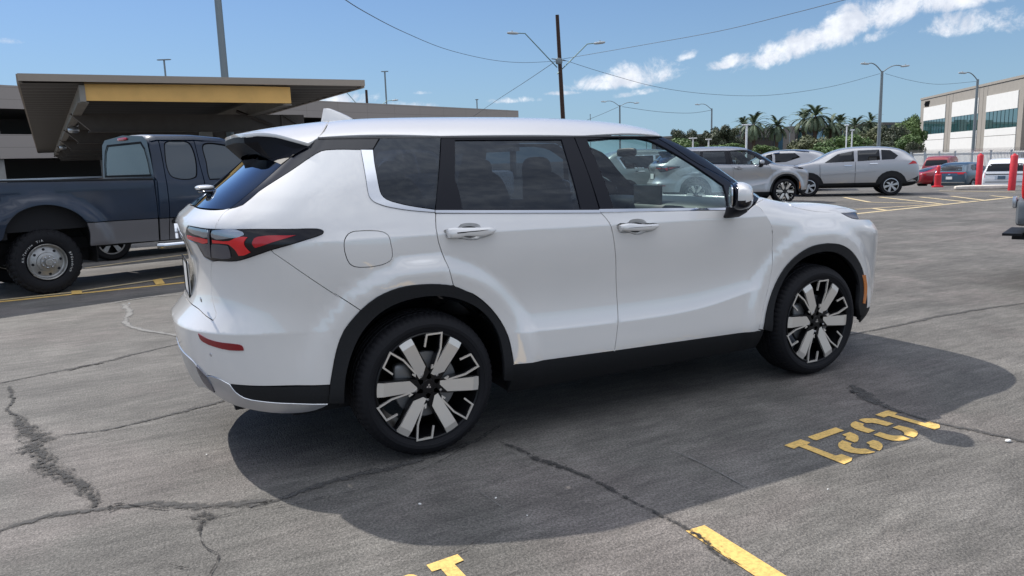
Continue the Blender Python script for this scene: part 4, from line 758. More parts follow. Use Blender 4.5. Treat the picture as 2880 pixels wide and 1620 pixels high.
# ------------------------------------------------------------------ asphalt
def asphalt():
    m = bpy.data.materials.new('worn_asphalt'); m.use_nodes = True; t = m.node_tree; N, L = t.nodes, t.links; b = N['Principled BSDF']
    tc = N.new('ShaderNodeTexCoord')
    def nz(sc, det=5, rough=.6, dist=0, src=None):
        n = N.new('ShaderNodeTexNoise'); n.inputs['Scale'].default_value = sc; n.inputs['Detail'].default_value = det; n.inputs['Roughness'].default_value = rough; n.inputs['Distortion'].default_value = dist
        L.new(src or tc.outputs['Object'], n.inputs['Vector']); return n.outputs['Fac']
    def mr(v, a, b_, c, d):
        n = N.new('ShaderNodeMapRange'); L.new(v, n.inputs[0])
        for i, k in enumerate((a, b_, c, d)): n.inputs[i+1].default_value = k
        return n.outputs[0]
    def mul(a, b_, op='MULTIPLY'):
        n = N.new('ShaderNodeMath'); n.operation = op
        for i, v in enumerate((a, b_)):
            if isinstance(v, (int, float)): n.inputs[i].default_value = v
            else: L.new(v, n.inputs[i])
        return n.outputs[0]
    mp = N.new('ShaderNodeMapping'); mp.inputs['Rotation'].default_value = (0, 0, R(-12)); mp.inputs['Scale'].default_value = (.35, 1.6, 1); L.new(tc.outputs['Object'], mp.inputs[0])
    big = nz(.33, 4); mid = nz(2.2, 5, .65); streak = nz(1.3, 6, .65, .3, mp.outputs[0]); fine = nz(85, 4, .7); grain = nz(260, 2, .7)
    vor = N.new('ShaderNodeTexVoronoi'); vor.inputs['Scale'].default_value = 120; L.new(tc.outputs['Object'], vor.inputs['Vector'])
    k = mul(mul(mr(big, .35, .65, .80, 1.18), mr(mid, .36, .64, .84, 1.16)), mul(mr(streak, .36, .64, .82, 1.14), mr(fine, .40, .60, .66, 1.30)))
    k = mul(k, mr(nz(11, 5, .7, .2, mp.outputs[0]), .35, .65, .78, 1.2)); k = mul(k, mr(grain, .42, .60, .80, 1.2)); k = mul(k, mr(vor.outputs['Distance'], 0., .7, 1.25, .82))
    cr = N.new('ShaderNodeValToRGB'); L.new(nz(.55, 4, .6, .4), cr.inputs[0]); e = cr.color_ramp.elements
    e[0].position = .36; e[0].color = (.122, .114, .104, 1); e[1].position = .62; e[1].color = (.145, .130, .119, 1)
    x = e and cr.color_ramp.elements.new(.5); x.color = (.130, .122, .110, 1)
    mx = N.new('ShaderNodeMix'); mx.data_type = 'RGBA'; mx.blend_type = 'MULTIPLY'; mx.inputs['Factor'].default_value = 1
    L.new(cr.outputs[0], mx.inputs['A']); L.new(k, mx.inputs['B'])
    # scattered pale grit and dark pits
    v2 = N.new('ShaderNodeTexVoronoi'); v2.inputs['Scale'].default_value = 7.; v2.inputs['Randomness'].default_value = 1; L.new(tc.outputs['Object'], v2.inputs['Vector'])
    sp = mr(v2.outputs['Distance'], .035, .02, 0, 1); mx2 = N.new('ShaderNodeMix'); mx2.data_type = 'RGBA'; mx2.inputs['B'].default_value = (.03, .028, .027, 1)
    L.new(mul(sp, .7), mx2.inputs['Factor']); L.new(mx.outputs['Result'], mx2.inputs['A']); L.new(mx2.outputs['Result'], b.inputs['Base Color'])
    b.inputs['Roughness'].default_value = .82; b.inputs['Specular IOR Level'].default_value = .45
    bp = N.new('ShaderNodeBump'); bp.inputs['Strength'].default_value = .75; bp.inputs['Distance'].default_value = .006
    hsum = mul(mul(fine, 1.0), mul(mul(vor.outputs['Distance'], -.8), mul(mid, 1.5), 'ADD'), 'ADD'); hsum = mul(hsum, mul(nz(28, 3, .6), 1.3), 'ADD')
    L.new(hsum, bp.inputs['Height']); L.new(bp.outputs[0], b.inputs['Normal'])
    return m
def ground():
    pd = Vector((-WDIR.y, WDIR.x, 0)); q = MB(); rows = [-60, -20, -5, 5, 15, 25, 34]+[34.5+i*.8 for i in range(10)]+[50, 90, 160, 500, 1500]
    cols = [-1200, -300, -120, -60, -30, -15, -5, 5, 15, 30, 60, 120, 300, 1200]; o = Vector((CAM.x, CAM.y, 0)); vs = []
    for s in rows:
        for c in cols:
            p = o+WDIR*s+pd*c; vs.append((p.x, p.y, gz(p.x, p.y)))
    n = len(cols); q.add(vs, [(i*n+j, (i+1)*n+j, (i+1)*n+j+1, i*n+j+1) for i in range(len(rows)-1) for j in range(n-1)])
    tag(q.build('ground', asphalt()), kind='structure')
ground()
def paint(name, col, wear=.5):
    m = bpy.data.materials.new(name); m.use_nodes = True; t = m.node_tree; N, L = t.nodes, t.links; b = N['Principled BSDF']; tc = N.new('ShaderNodeTexCoord')
    a = N.new('ShaderNodeTexNoise'); a.inputs['Scale'].default_value = 60; a.inputs['Detail'].default_value = 6; a.inputs['Roughness'].default_value = .7; L.new(tc.outputs['Object'], a.inputs[0])
    v = N.new('ShaderNodeTexVoronoi'); v.feature = 'DISTANCE_TO_EDGE'; v.inputs['Scale'].default_value = 26; L.new(tc.outputs['Object'], v.inputs[0])
    r = N.new('ShaderNodeValToRGB'); L.new(a.outputs[0], r.inputs[0]); e = r.color_ramp.elements
    e[0].position = .30; e[0].color = (col[0]*.55, col[1]*.55, col[2]*.6, 1); e[1].position = .55; e[1].color = (*col, 1)
    b.inputs['Roughness'].default_value = .75; L.new(r.outputs[0], b.inputs['Base Color'])
    # worn through in flecks and hairline cracks
    o = [n for n in N if n.type == 'OUTPUT_MATERIAL'][0]; tr = N.new('ShaderNodeBsdfTransparent'); mx = N.new('ShaderNodeMixShader')
    m1 = N.new('ShaderNodeMapRange'); m1.inputs[1].default_value = .26+.1*wear; m1.inputs[2].default_value = .33+.1*wear; L.new(a.outputs[0], m1.inputs[0])
    m2 = N.new('ShaderNodeMapRange'); m2.inputs[1].default_value = .004; m2.inputs[2].default_value = .03*wear+.006; L.new(v.outputs['Distance'], m2.inputs[0])
    nb = N.new('ShaderNodeTexNoise'); nb.inputs['Scale'].default_value = 3; L.new(tc.outputs['Object'], nb.inputs[0])
    m3 = N.new('ShaderNodeMapRange'); m3.inputs[1].default_value = .58; m3.inputs[2].default_value = .50; L.new(nb.outputs[0], m3.inputs[0])
    mxx = N.new('ShaderNodeMath'); mxx.operation = 'MAXIMUM'; L.new(m2.outputs[0], mxx.inputs[0]); L.new(m3.outputs[0], mxx.inputs[1])
    mm = N.new('ShaderNodeMath'); mm.operation = 'MULTIPLY'; L.new(m1.outputs[0], mm.inputs[0]); L.new(mxx.outputs[0], mm.inputs[1])
    L.new(mm.outputs[0], mx.inputs[0]); L.new(tr.outputs[0], mx.inputs[1]); L.new(b.outputs[0], mx.inputs[2]); L.new(mx.outputs[0], o.inputs[0])
    return m
M['yellow'] = paint('yellow_road_paint', (.72, .47, .14), .0); M['oldyellow'] = paint('faded_road_paint', (.60, .48, .28), .5)
def flat(name, polys, m, z=.004):
    q = MB()
    for pl in polys:
        tris, V = fill([[(p[0], p[1]) for p in pl]]); q.add([(v.x, v.y, z) for v in V], tris, mi=0)
    me = q.build(name, m, smooth=False)
    for p in me.data.polygons: pass
    bm = bmesh.new(); bm.from_mesh(me.data)
    for f in bm.faces:
        if f.normal.z < 0: f.normal_flip()
    bm.to_mesh(me.data); bm.free()
    return tag(me, kind='structure')
def Qp(*pts): return [gp(2180+x*.1941, 1130+y*.1941) for x, y in pts]
flat('stall_number', [Qp((1450,195),(1640,128),(1775,168),(1735,195),(2170,318),(2235,295),(2380,338),(2390,382),(2310,412),(2100,345),(1640,212),(1575,238)),
    Qp((1210,272),(1260,252),(1330,248),(1450,250),(1560,280),(1715,325),(1615,362),(1500,330),(1400,312),(1320,318)),
    Qp((1160,290),(1290,330),(1270,352),(1300,378),(1450,425),(1350,462),(1240,432),(1150,398),(1100,365),(1092,338),(1115,310)),
    Qp((1425,485),(1520,448),(1620,480),(1700,498),(1790,500),(1825,497),(1955,545),(1900,565),(1800,575),(1700,572),(1590,545)),
    Qp((1700,382),(1790,350),(1900,375),(2000,402),(2060,440),(2068,470),(2050,502),(2010,528),(1870,488),(1868,460),(1840,430)),
    Qp((470,518),(875,380),(1000,425),(600,568),(555,558)),
    Qp((970,485),(1080,447),(1160,475),(1205,510),(1212,550),(1195,580),(1155,600),(1015,548),(1035,515)),
    Qp((975,567),(1110,612),(1090,640),(1110,665),(1160,682),(1240,690),(1310,688),(1450,738),(1360,758),(1250,765),(1120,752),(1010,722),(930,680),(910,640),(920,605)),
    Qp((1322,600),(1420,562),(1500,585),(1550,620),(1558,660),(1540,695),(1510,718),(1370,665),(1370,635)),
    Qp((130,640),(370,553),(510,600),(460,632),(880,790),(965,768),(1118,825),(1105,865),(1000,915),(860,860),(345,655),(270,690))], M['yellow'])
T0 = gp(*[1150+635*.0776, 1540+665*.0776])
def Bp(*pts): return [gp(1150+x*.07764, 1540+y*.07764) for x, y in pts]
flat('stall_number', [Bp((635,665),(1765,272),(1990,495),(1655,630),(1900,890),(2600,1620),(3100,2150),(2500,2350),(1160,800),(840,905)), Bp((-500,1180),(0,1000),(180,1010),(420,1120),(150,1350),(-400,1500))], M['yellow'])
def line(p, q, w): d = (q-p).normalized(); n = Vector((-d.y, d.x, 0))*w/2; return [p+n, p-n, q-n, q+n]
def seg(a, b, w): return line(gp(*a), gp(*b), w)
d0 = gp(1955, 1487); d1 = gp(2195, 1640); dd = (d1-d0).normalized(); n_ = Vector((-dd.y, dd.x, 0))*.047
flat('bay_line', [[d0+n_, d0-n_, d0-n_+dd*3.5, d0+n_+dd*3.5]], M['yellow'])
TT = lambda x, y: (x*.20963, 600+y*.20963)
flat('bay_line', [seg(TT(-400, 1232), TT(3000, 876), .10), seg(TT(3000, 876), (900, 735), .10)], M['yellow'])
flat('bay_line', [seg(TT(-400, 1215), TT(1000, 1062), .09), seg(TT(1000, 1062), TT(3000, 765), .09)], M['oldyellow'], .008)
flat('bay_line', [[gp(*TT(960, 1052)), gp(*TT(1095, 1042)), gp(*TT(1105, 1090)), gp(*TT(962, 1098))], [gp(*TT(2050, 905)), gp(*TT(2165, 882)), gp(*TT(2215, 952)), gp(*TT(2095, 968))]], M['yellow'], .012)
flat('bay_line', [seg(TT(1140, 738), TT(2900, 500), .09)], M['oldyellow'])
KK = lambda x, y: (2380+x*.28986, 220+y*.28986)
flat('bay_line', [seg(KK(-300, 1372), KK(110, 1315), .14), seg(KK(110, 1315), KK(1280, 1192), .14), seg(KK(1310, 1190), KK(1660, 1150), .14)], M['oldyellow'])
flat('bay_line', [seg(KK(85, 1275), KK(900, 1225), .11), seg(KK(265, 1266), KK(390, 1285), .14), seg(KK(-20, 1158), KK(230, 1205), .13), seg(KK(230, 1205), KK(740, 1216), .12), seg(KK(320, 1155), KK(930, 1222), .13), seg(KK(720, 1155), KK(1150, 1200), .13), seg(KK(1020, 1146), KK(1330, 1186), .13), seg(KK(1400, 1142), KK(1600, 1158), .13), seg(KK(900, 1095), KK(1640, 1106), .13)], M['oldyellow'], .008)
# ------------------------------------------------------------------ cracks: ribbons of broken, darker asphalt
def crackmat(name, col, lo, hi, sc):
    m = bpy.data.materials.new(name); m.use_nodes = True; t = m.node_tree; N, L = t.nodes, t.links; b = N['Principled BSDF']; b.inputs['Base Color'].default_value = (*col, 1); b.inputs['Roughness'].default_value = .9
    uv = N.new('ShaderNodeUVMap'); s = N.new('ShaderNodeSeparateXYZ'); L.new(uv.outputs[0], s.inputs[0]); tc = N.new('ShaderNodeTexCoord')
    n = N.new('ShaderNodeTexNoise'); n.inputs['Scale'].default_value = sc; n.inputs['Detail'].default_value = 8; n.inputs['Roughness'].default_value = .72; L.new(tc.outputs['Object'], n.inputs[0])
    a = N.new('ShaderNodeMath'); a.operation = 'ADD'; L.new(n.outputs[0], a.inputs[0]); L.new(s.outputs[1], a.inputs[1])
    r = N.new('ShaderNodeMapRange'); r.inputs[1].default_value = lo; r.inputs[2].default_value = hi; L.new(a.outputs[0], r.inputs[0])
    o = [k for k in N if k.type == 'OUTPUT_MATERIAL'][0]; tr = N.new('ShaderNodeBsdfTransparent'); mx = N.new('ShaderNodeMixShader')
    L.new(r.outputs[0], mx.inputs[0]); L.new(tr.outputs[0], mx.inputs[1]); L.new(b.outputs[0], mx.inputs[2]); L.new(mx.outputs[0], o.inputs[0])
    bp = N.new('ShaderNodeBump'); bp.inputs['Distance'].default_value = .01; L.new(n.outputs[0], bp.inputs['Height']); L.new(bp.outputs[0], b.inputs['Normal'])
    return m
M['crack'] = crackmat('crack_dark', (.020, .018, .017), .92, 1.06, 22.); M['broken'] = crackmat('broken_asphalt', (.040, .038, .036), .93, 1.06, 42.); M['seal'] = crackmat('old_crack_seal', (.066, .063, .060), .84, 1.04, 30.)
M['pale'] = crackmat('pale_crack_fill', (.18, .175, .165), .62, 1.0, 6.)
def ribbon(q, uvs, pts, w, z):
    """w: list of widths; uv.y is 1 in the middle and 0 at the edges"""
    P = [gp(*p) for p in pts]; D = [(a.x, a.y, 0) for a in P]; D = dense([(p[0], p[1], 1 if i in (0, len(D)-1) else 0) for i, p in enumerate(D)]+[], .06)
    # dense() closes the loop: cut after the last given point
    last = min(range(len(D)), key=lambda i: (D[i][0]-P[-1].x)**2+(D[i][1]-P[-1].y)**2); D = D[:last+1]; n = len(D); vs = []; fs = []; ws = w if isinstance(w, list) else [w, w]; o = len(q.v)
    for i, p in enumerate(D):
        a = D[max(0, i-1)]; b = D[min(n-1, i+1)]; d = Vector((b[0]-a[0], b[1]-a[1])).normalized(); t = i/(n-1)*(len(ws)-1); k = min(int(t), len(ws)-2); ww = ws[k]+(ws[k+1]-ws[k])*(t-k)
        ww *= random.uniform(.8, 1.2); j = random.uniform(-.12, .12)*ww
        for s in (-1, -.4, 0, .4, 1): vs.append((p[0]-d.y*(s*ww/2+j), p[1]+d.x*(s*ww/2+j), z)); uvs.append((i*.1, {1: 0., .4: .42, 0: .55}[abs(s)]))
    for i in range(n-1):
        for j in range(4): fs.append((i*5+j, (i+1)*5+j, (i+1)*5+j+1, i*5+j+1))
    q.add(vs, fs)
def crackset(name, m, items, z):
    q = MB(); uvs = []
    for pts, w in items: ribbon(q, uvs, pts, w, z)
    q.f = [f[::-1] for f in q.f]; o = q.build(name, m, smooth=False); l = o.data.uv_layers.new(name='UVMap')
    for lp in o.data.loops: l.data[lp.index].uv = uvs[lp.vertex_index]
    bm = bmesh.new(); bm.from_mesh(o.data)
    for f in bm.faces:
        if f.normal.z < 0: f.normal_flip()
    bm.to_mesh(o.data); bm.free(); return tag(o, kind='structure')
Yp = lambda *p: [(a*.57971, 780+b*.57971) for a, b in p]; Wp = lambda *p: [(700+a*.54348, 1150+b*.54348) for a, b in p]; Xp = lambda *p: [(2100+a*.37267, 1080+b*.37267) for a, b in p]
crackset('asphalt_crack', M['broken'], [(Yp((50, 530), (60, 600), (40, 640), (100, 690), (150, 760), (200, 880), (270, 960), (350, 1000), (420, 1040), (480, 1110)), [.06, .12, .05, .10, .30, .44, .30, .26, .22, .14]),
    (Yp((330, 455), (400, 435), (500, 418)), [.06, .12, .06]), (Yp((900, 1170), (980, 1165), (1060, 1160)), [.05, .22, .08]), (Yp((960, 1230), (980, 1180)), [.06, .12]),
    (Wp((1300, 175), (1450, 235), (1560, 290), (1700, 335), (1850, 400), (2000, 490), (2150, 560), (2300, 640), (2400, 740), (2500, 800)), [.05, .07, .12, .07, .08, .08, .06, .07, .06, .05])], .006)
crackset('asphalt_crack', M['seal'], [(Yp((-60, 1270), (80, 1200), (250, 1160), (480, 1130), (700, 1105), (900, 1110), (1100, 1105), (1320, 1090)), [.06, .10, .10, .08, .10, .16, .14, .08]),
    (Yp((300, 765), (500, 745), (700, 700), (900, 650), (1090, 600)), [.03, .05, .07, .09, .07]), (Yp((0, 515), (120, 490), (320, 450), (520, 408), (700, 362), (900, 318)), [.05, .06, .10, .12, .07, .05]),
    (Wp((0, 510), (200, 455), (400, 385), (600, 340), (800, 290), (1000, 230), (1150, 180), (1300, 90)), [.07, .09, .12, .12, .10, .09, .07, .05]),
    (Xp((780, 10), (900, 80), (1000, 150), (1200, 230), (1500, 310), (1800, 370), (2093, 440)), [.08, .25, .15, .06, .08, .08, .08]), ([(2330, 955), (2500, 920), (2700, 880), (2900, 850)], [.04, .08, .10, .06])], .004)
crackset('asphalt_crack', M['pale'], [(Yp((600, 130), (625, 170), (610, 220), (680, 255), (780, 270), (890, 290)), [.10, .12, .10, .09, .08, .06]), (Yp((560, 125), (700, 100), (890, 85)), [.05, .06, .05]), (Wp((2150, 200), (2300, 265), (2450, 340), (2576, 410)), [.008, .014, .008]), (Wp((1150, 400), (1250, 470), (1320, 520)), .006)], .005)
crackset('asphalt_crack', M['crack'], [(Yp((520, 1120), (560, 1110), (600, 1105), (640, 1110), (760, 1125), (820, 1130)), [.03, .06, .02, .012, .03, .01]), (Yp((530, 1140), (580, 1120)), [.05, .02]), (Yp((985, 1185), (970, 1250), (1000, 1320), (1060, 1350), (1055, 1390), (1010, 1460)), [.02, .015, .02, .02, .02, .015]), (Yp((750, 1425), (800, 1400), (870, 1410), (940, 1420)), [.01, .015, .03, .03]),
    (Yp((1060, 1165), (1180, 1140), (1320, 1110)), [.012, .016, .012]), (Yp((780, 860), (900, 820), (1040, 795), (1200, 755)), .012), (Yp((320, 770), (600, 745), (850, 690), (1080, 625)), .008), (Wp((0, 535), (150, 510), (300, 480), (600, 420), (800, 360), (1000, 270), (1130, 195)), .014),
    (Wp((1050, 755), (1120, 735), (1165, 700)), [.01, .02, .01]), (Wp((2300, 645), (2400, 720), (2500, 790), (2580, 830)), .016), (Xp((750, 35), (820, 75)), [.03, .04]), (Yp((0, 520), (330, 455), (600, 395)), .012), ([(2330, 958), (2500, 925), (2700, 885), (2900, 852)], .014), ([(2400, 1000), (2550, 1010), (2880, 1045)], .010), ([(2500, 760), (2650, 735), (2880, 745)], .02), ([(2600, 690), (2900, 640)], .03)], .008)
# chips of stone and paper on the asphalt
for i, (px, py, s) in enumerate(((Xp((1972, 438))[0]+(.030,)), (Yp((1003, 862))[0]+(.012,)), (Yp((627, 129))[0]+(.022,)), (Wp((1278, 463))[0]+(.012,)), (Wp((885, 495))[0]+(.014,)), (Xp((612, 797))[0]+(.009,)), (Wp((1440, 553))[0]+(.008,)))):
    p = gp(px, py); q = MB(); q.rbox((0, 0, s*.25), (s*1.1, s*.7, s*.4), 3, 2); o = q.build('pebble', mat('white_chip', (.7, .69, .66), .8) if i == 0 else bpy.data.materials['white_chip']); o.location = p; o.rotation_euler = (0, 0, i*1.3)
    tag(o, ('largest white chip lying on the asphalt at the right, beyond the painted number', 'white chip on the asphalt behind the white SUV, left of its shadow', 'white chip by the pale crack near the pickup truck', 'white chip in the shadow below the rear wheel, rightmost of two', 'pale crumb in the shadow below the rear wheel, leftmost of two', 'tiny white chip on bare asphalt in front of the painted number', 'tiny white chip at the edge of the shadow near the single bay line')[i], 'chip', 'white chips scattered on the asphalt')
# ------------------------------------------------------------------ simpler vehicles
from mathutils.bvhtree import BVHTree
M['silver_paint'] = mat('silver_paint', (.42, .42, .43), .33, metal=.55, coat=1., cr=.03)
M['light_silver'] = mat('light_silver_paint', (.38, .38, .39), .33, metal=.5, coat=1., cr=.03)
M['red_paint'] = mat('red_paint', (.30, .008, .016), .35, coat=1.); M['dull_red'] = mat('dull_red_paint', (.26, .03, .035), .4, coat=.6)
M['steel_blue'] = mat('steel_blue_paint', (.045, .085, .125), .3, metal=.4, coat=1.); M['plain_white'] = mat('plain_white_paint', (.82, .82, .82), .35, coat=1.)
M['slate'] = mat('slate_paint', (.26, .28, .28), .35, metal=.3, coat=1.); M['navy'] = mat('navy_paint', (.004, .014, .034), .4, coat=.55, cr=.08, spec=.3, var=(2.5, .2, 0)); M['pewter'] = mat('pewter_paint', (.115, .112, .118), .45, metal=.2, coat=.3)
M['car_glass'] = mat('dark_car_glass', (.010, .012, .015), .05, spec=.4); M['blue_glass'] = mat('pale_screen_glass', (.04, .06, .09), .04, coat=1., spec=1.2)
M['truck_glass'] = mat('old_tinted_glass', (.045, .058, .068), .07, spec=.7)
M['bumper_grey'] = mat('bumper_grey', (.13, .145, .16), .45, metal=.3)
def simple_wheel(parent, x, y, r, w, far, style=6, rimr=None, rimmat='silver_trim'):
    e = empty('wheel', (x, y, r)); e.parent = parent
    if far: e.rotation_euler = (0, 0, math.pi)
    rr = rimr or r*.66
    t = MB(); t.lathe([(rr*.97, .02), (rr*1.04, 0), (r*.9, -.006), (r*.96, .006), (r, .035), (r, w-.03), (r*.94, w), (rr, w-.02)], 48); t.build('tyre', M['rubber'], e)
    q = MB(); q.lathe([(rr, .012), (rr*1.02, .002), (rr*.94, .0), (rr*.90, .02), (rr*.86, w*.7), (.04, w*.72)], 40, mi=1); q.lathe([(.0, .012), (rr*.2, .015), (rr*.24, .03), (rr*.24, .08)], 20)
    for k in range(style):
        a = 2*math.pi*(k+.25)/style; ca, sa = math.cos(a), math.sin(a)
        q.prism([(p*ca-s*sa, p*sa+s*ca) for p, s in ((rr*.15, rr*.10), (rr*.15, -rr*.10), (rr*.93, -rr*.19), (rr*.93, rr*.19))], .012, .035)
    q.lathe([(rr*1.02, .0), (rr*.93, -.002), (rr*.92, .02)], 40)
    q.build('rim', [M[rimmat], M['wheel_black']], e); return e
def loft_car(name, label, cat, loc, rz, st, wheels, pm, side=(), rear=(), front=(), r=.34, group=None, style=6, arch=.42, trim=None, roofrails=False, z0=0.):
    """st: stations (x, z_bottom, z_belt, z_top, half width, half width of roof) front to rear; side/rear: (name, polygon, material)"""
    car = empty(name, loc, rz, label, cat, group); rs = []
    for x, zb, zt, top, w, wt in st:
        h = top-zt; g = h > .12
        ring = [(0, zb), (w*.8, zb), (w*.97, zb+.08)]+([(w*.985, .45), (w*.99, .475)] if trim and zb+.1 < .44 else [(w*.98, zb+.12), (w*.985, zb+.16)] if trim else [])+[(w, max(zb+(zt-zb)*.5, .52) if trim else zb+(zt-zb)*.5), (w*.99, zt-.10), (w*.95, zt)]
        ring += [(w*.95-(w*.95-wt)*.55, zt+h*.55), (wt+.03, top-.08), (wt-.10, top-.015), (0, top)] if g else [(w*.93, zt+h*.3+.005), (w*.86, zt+h*.7+.01), (w*.6, top), (0, top+.012)]
        full = [(x, -a, b) for a, b in ring]+[(x, a, b) for a, b in ring[::-1][1:-1]]
        rs.append(full)
    q = MB(); q.rings(rs); b = q.build('body', [M[pm], M[trim or pm]], car, ang=50)
    if trim:
        for f in b.data.polygons: f.material_index = 1 if f.center.z < .46 else 0
    sm = b.modifiers.new('smooth', 'SUBSURF'); sm.levels = sm.render_levels = 2
    dg = bpy.context.evaluated_depsgraph_get(); dg.update(); ev = b.evaluated_get(dg); me = ev.to_mesh(); tree = BVHTree.FromPolygons([v.co.copy() for v in me.vertices], [list(p.vertices) for p in me.polygons]); ev.to_mesh_clear()
    def decal(nm, poly, mt, axis, sgn, off=.007, parent=None, step=.12):
        lp = dense([(a, c, 1) for a, c in poly], step); tris, V = fill([lp], step); vs = []
        for v in V:
            if axis == 'y': o = Vector((v.x, sgn*3, v.y)); d = Vector((0, -sgn, 0))
            else: o = Vector((sgn*6, v.x, v.y)); d = Vector((-sgn, 0, 0))
            h = tree.ray_cast(o, d)
            if h[0] is None: h = tree.find_nearest(Vector((v.x, sgn*.9, v.y)) if axis == 'y' else Vector((sgn*2.4 if sgn > 0 else -1., v.x, v.y)))
            vs.append(h[0]-d*off)
        m = MB(); fs = []
        for t in tris:
            nn = (Vector(vs[t[1]])-Vector(vs[t[0]])).cross(Vector(vs[t[2]])-Vector(vs[t[0]])); fs.append(t if nn.dot(-d) > 0 else t[::-1])
        # rim so the piece has thickness
        n = len(lp); m.add(vs+[Vector(v)+d*.02 for v in vs[:n]], fs+[(i, (i+1) % n, len(vs)+(i+1) % n, len(vs)+i) for i in range(n)])
        return m.build(nm, M[mt], parent or car, ang=40)
    for nm, poly, mt, *kk in side:
        for s in (-1, 1): decal(nm, poly, mt, 'y', s, off=(kk[0] if kk else .007))
    for nm, poly, mt, *kk in rear: decal(nm, poly, mt, 'x', -1, off=(kk[0] if kk else .007))
    for nm, poly, mt, *kk in front: decal(nm, poly, mt, 'x', 1, off=(kk[0] if kk else .007))
    for x, w in wheels:
        circ = lambda R_: [(x+R_*math.cos(a), r+R_*math.sin(a)) for a in [2*math.pi*k/20 for k in range(20)] if True]
        cl = [(a, max(c, st[0][1]+.02)) for a, c in circ(arch-.04)]; co = [(a, max(c, st[0][1]+.0)) for a, c in circ(arch+.03)]
        for s in (-1, 1):
            if trim: decal('wheel_arch_trim', co, trim, 'y', s, off=.008)
            decal('wheel_housing', cl, 'dark', 'y', s, off=.013)
        simple_wheel(car, x, -w, r, .23, False, style); simple_wheel(car, x, w, r, .23, True, style)
    return car
SUV_ST = [(3.55, .38, .62, .70, .55, .4), (3.48, .30, .80, .90, .74, .5), (3.30, .28, .92, 1.00, .86, .6), (2.9, .27, 1.0, 1.06, .91, .6), (2.3, .27, 1.08, 1.14, .93, .6), (2.12, .27, 1.10, 1.22, .93, .62), (1.70, .27, 1.12, 1.50, .93, .68), (1.35, .27, 1.12, 1.60, .93, .69), (.7, .27, 1.13, 1.64, .93, .69), (0, .27, 1.14, 1.62, .93, .69), (-.35, .28, 1.16, 1.56, .92, .67), (-.62, .32, 1.16, 1.36, .90, .66), (-.78, .36, 1.10, 1.15, .86, .62), (-.86, .42, .90, .98, .76, .5)]
def scaled(st, sx=1., sz=1., sw=1.): return [(a*sx, b*sz, c*sz, d*sz, w*sw, e*sw) for a, b, c, d, w, e in st]
# silver SUV of a different make, parked facing left, seen from its left flank
def left_view(loc, rz): return loc, rz
WIN = [('window', [(2.02, 1.11), (1.62, 1.38), (1.14, 1.47), (1.12, 1.13)], 'car_glass'), ('window', [(1.02, 1.13), (1.02, 1.48), (.38, 1.49), (.35, 1.16)], 'car_glass'), ('quarter_window', [(.30, 1.16), (.32, 1.48), (.05, 1.46), (-.18, 1.28), (-.07, 1.17)], 'car_glass')]
RAV_ST = [(3.28, .38, .62, .70, .60, .4), (3.2, .30, .84, .94, .78, .5), (3.0, .28, .96, 1.04, .88, .6), (2.6, .25, 1.05, 1.11, .92, .6), (2.35, .25, 1.09, 1.17, .92, .62), (2.05, .25, 1.11, 1.36, .92, .62), (1.71, .25, 1.11, 1.53, .92, .69), (1.31, .25, 1.12, 1.60, .92, .69), (.87, .25, 1.12, 1.62, .92, .69), (.21, .25, 1.14, 1.60, .92, .69), (-.3, .26, 1.15, 1.52, .91, .68), (-.55, .28, 1.14, 1.36, .90, .60), (-.74, .32, 1.08, 1.14, .88, .62), (-.83, .40, .80, .90, .82, .5), (-.82, .44, .6, .66, .78, .5)]
rp = Vector((20.8, 13.11, 0)); rn = Vector((.7071, .7071, 0)); c0 = rp+rn*.92
loft_car('suv_car', 'silver SUV with black angular wheel arches, rightmost of the silver cars', 'car', c0, R(135), RAV_ST, [(0, .925), (2.5, .925)], 'light_silver',
    side=WIN+[('door_moulding', [(2.10, .70), (2.10, .73), (.46, .83), (.46, .80)], 'light_silver', .016), ('door_seam', [(1.075, .36), (1.085, .36), (1.085, 1.12), (1.075, 1.12)], 'gap', .008), ('door_seam', [(2.13, .45), (2.14, .45), (2.17, 1.05), (2.16, 1.05)], 'gap', .008),
          ('door_handle', [(1.18, .98), (1.42, .99), (1.42, 1.02), (1.18, 1.01)], 'chrome', .03), ('door_handle', [(.42, 1.03), (.66, 1.03), (.66, 1.06), (.42, 1.06)], 'chrome', .03), ('tail_light', [(-.76, 1.13), (-.79, 1.03), (-.47, .99), (-.61, 1.11)], 'red_lens', .012), ('bumper_trim', [(-.43, .30), (-.45, .45), (-.60, .52), (-.84, .62), (-.83, .34)], 'clad', .012)],
    rear=[('rear_window', [(-.55, 1.16), (.55, 1.16), (.48, 1.46), (-.48, 1.46)], 'car_glass'), ('rear_bumper', [(-.75, .42), (.75, .42), (.75, .62), (-.75, .62)], 'clad', .02)],
    front=[('windscreen', [(-.66, 1.14), (.66, 1.14), (.50, 1.52), (-.50, 1.52)], 'blue_glass')], r=.335, arch=.44, trim='clad')
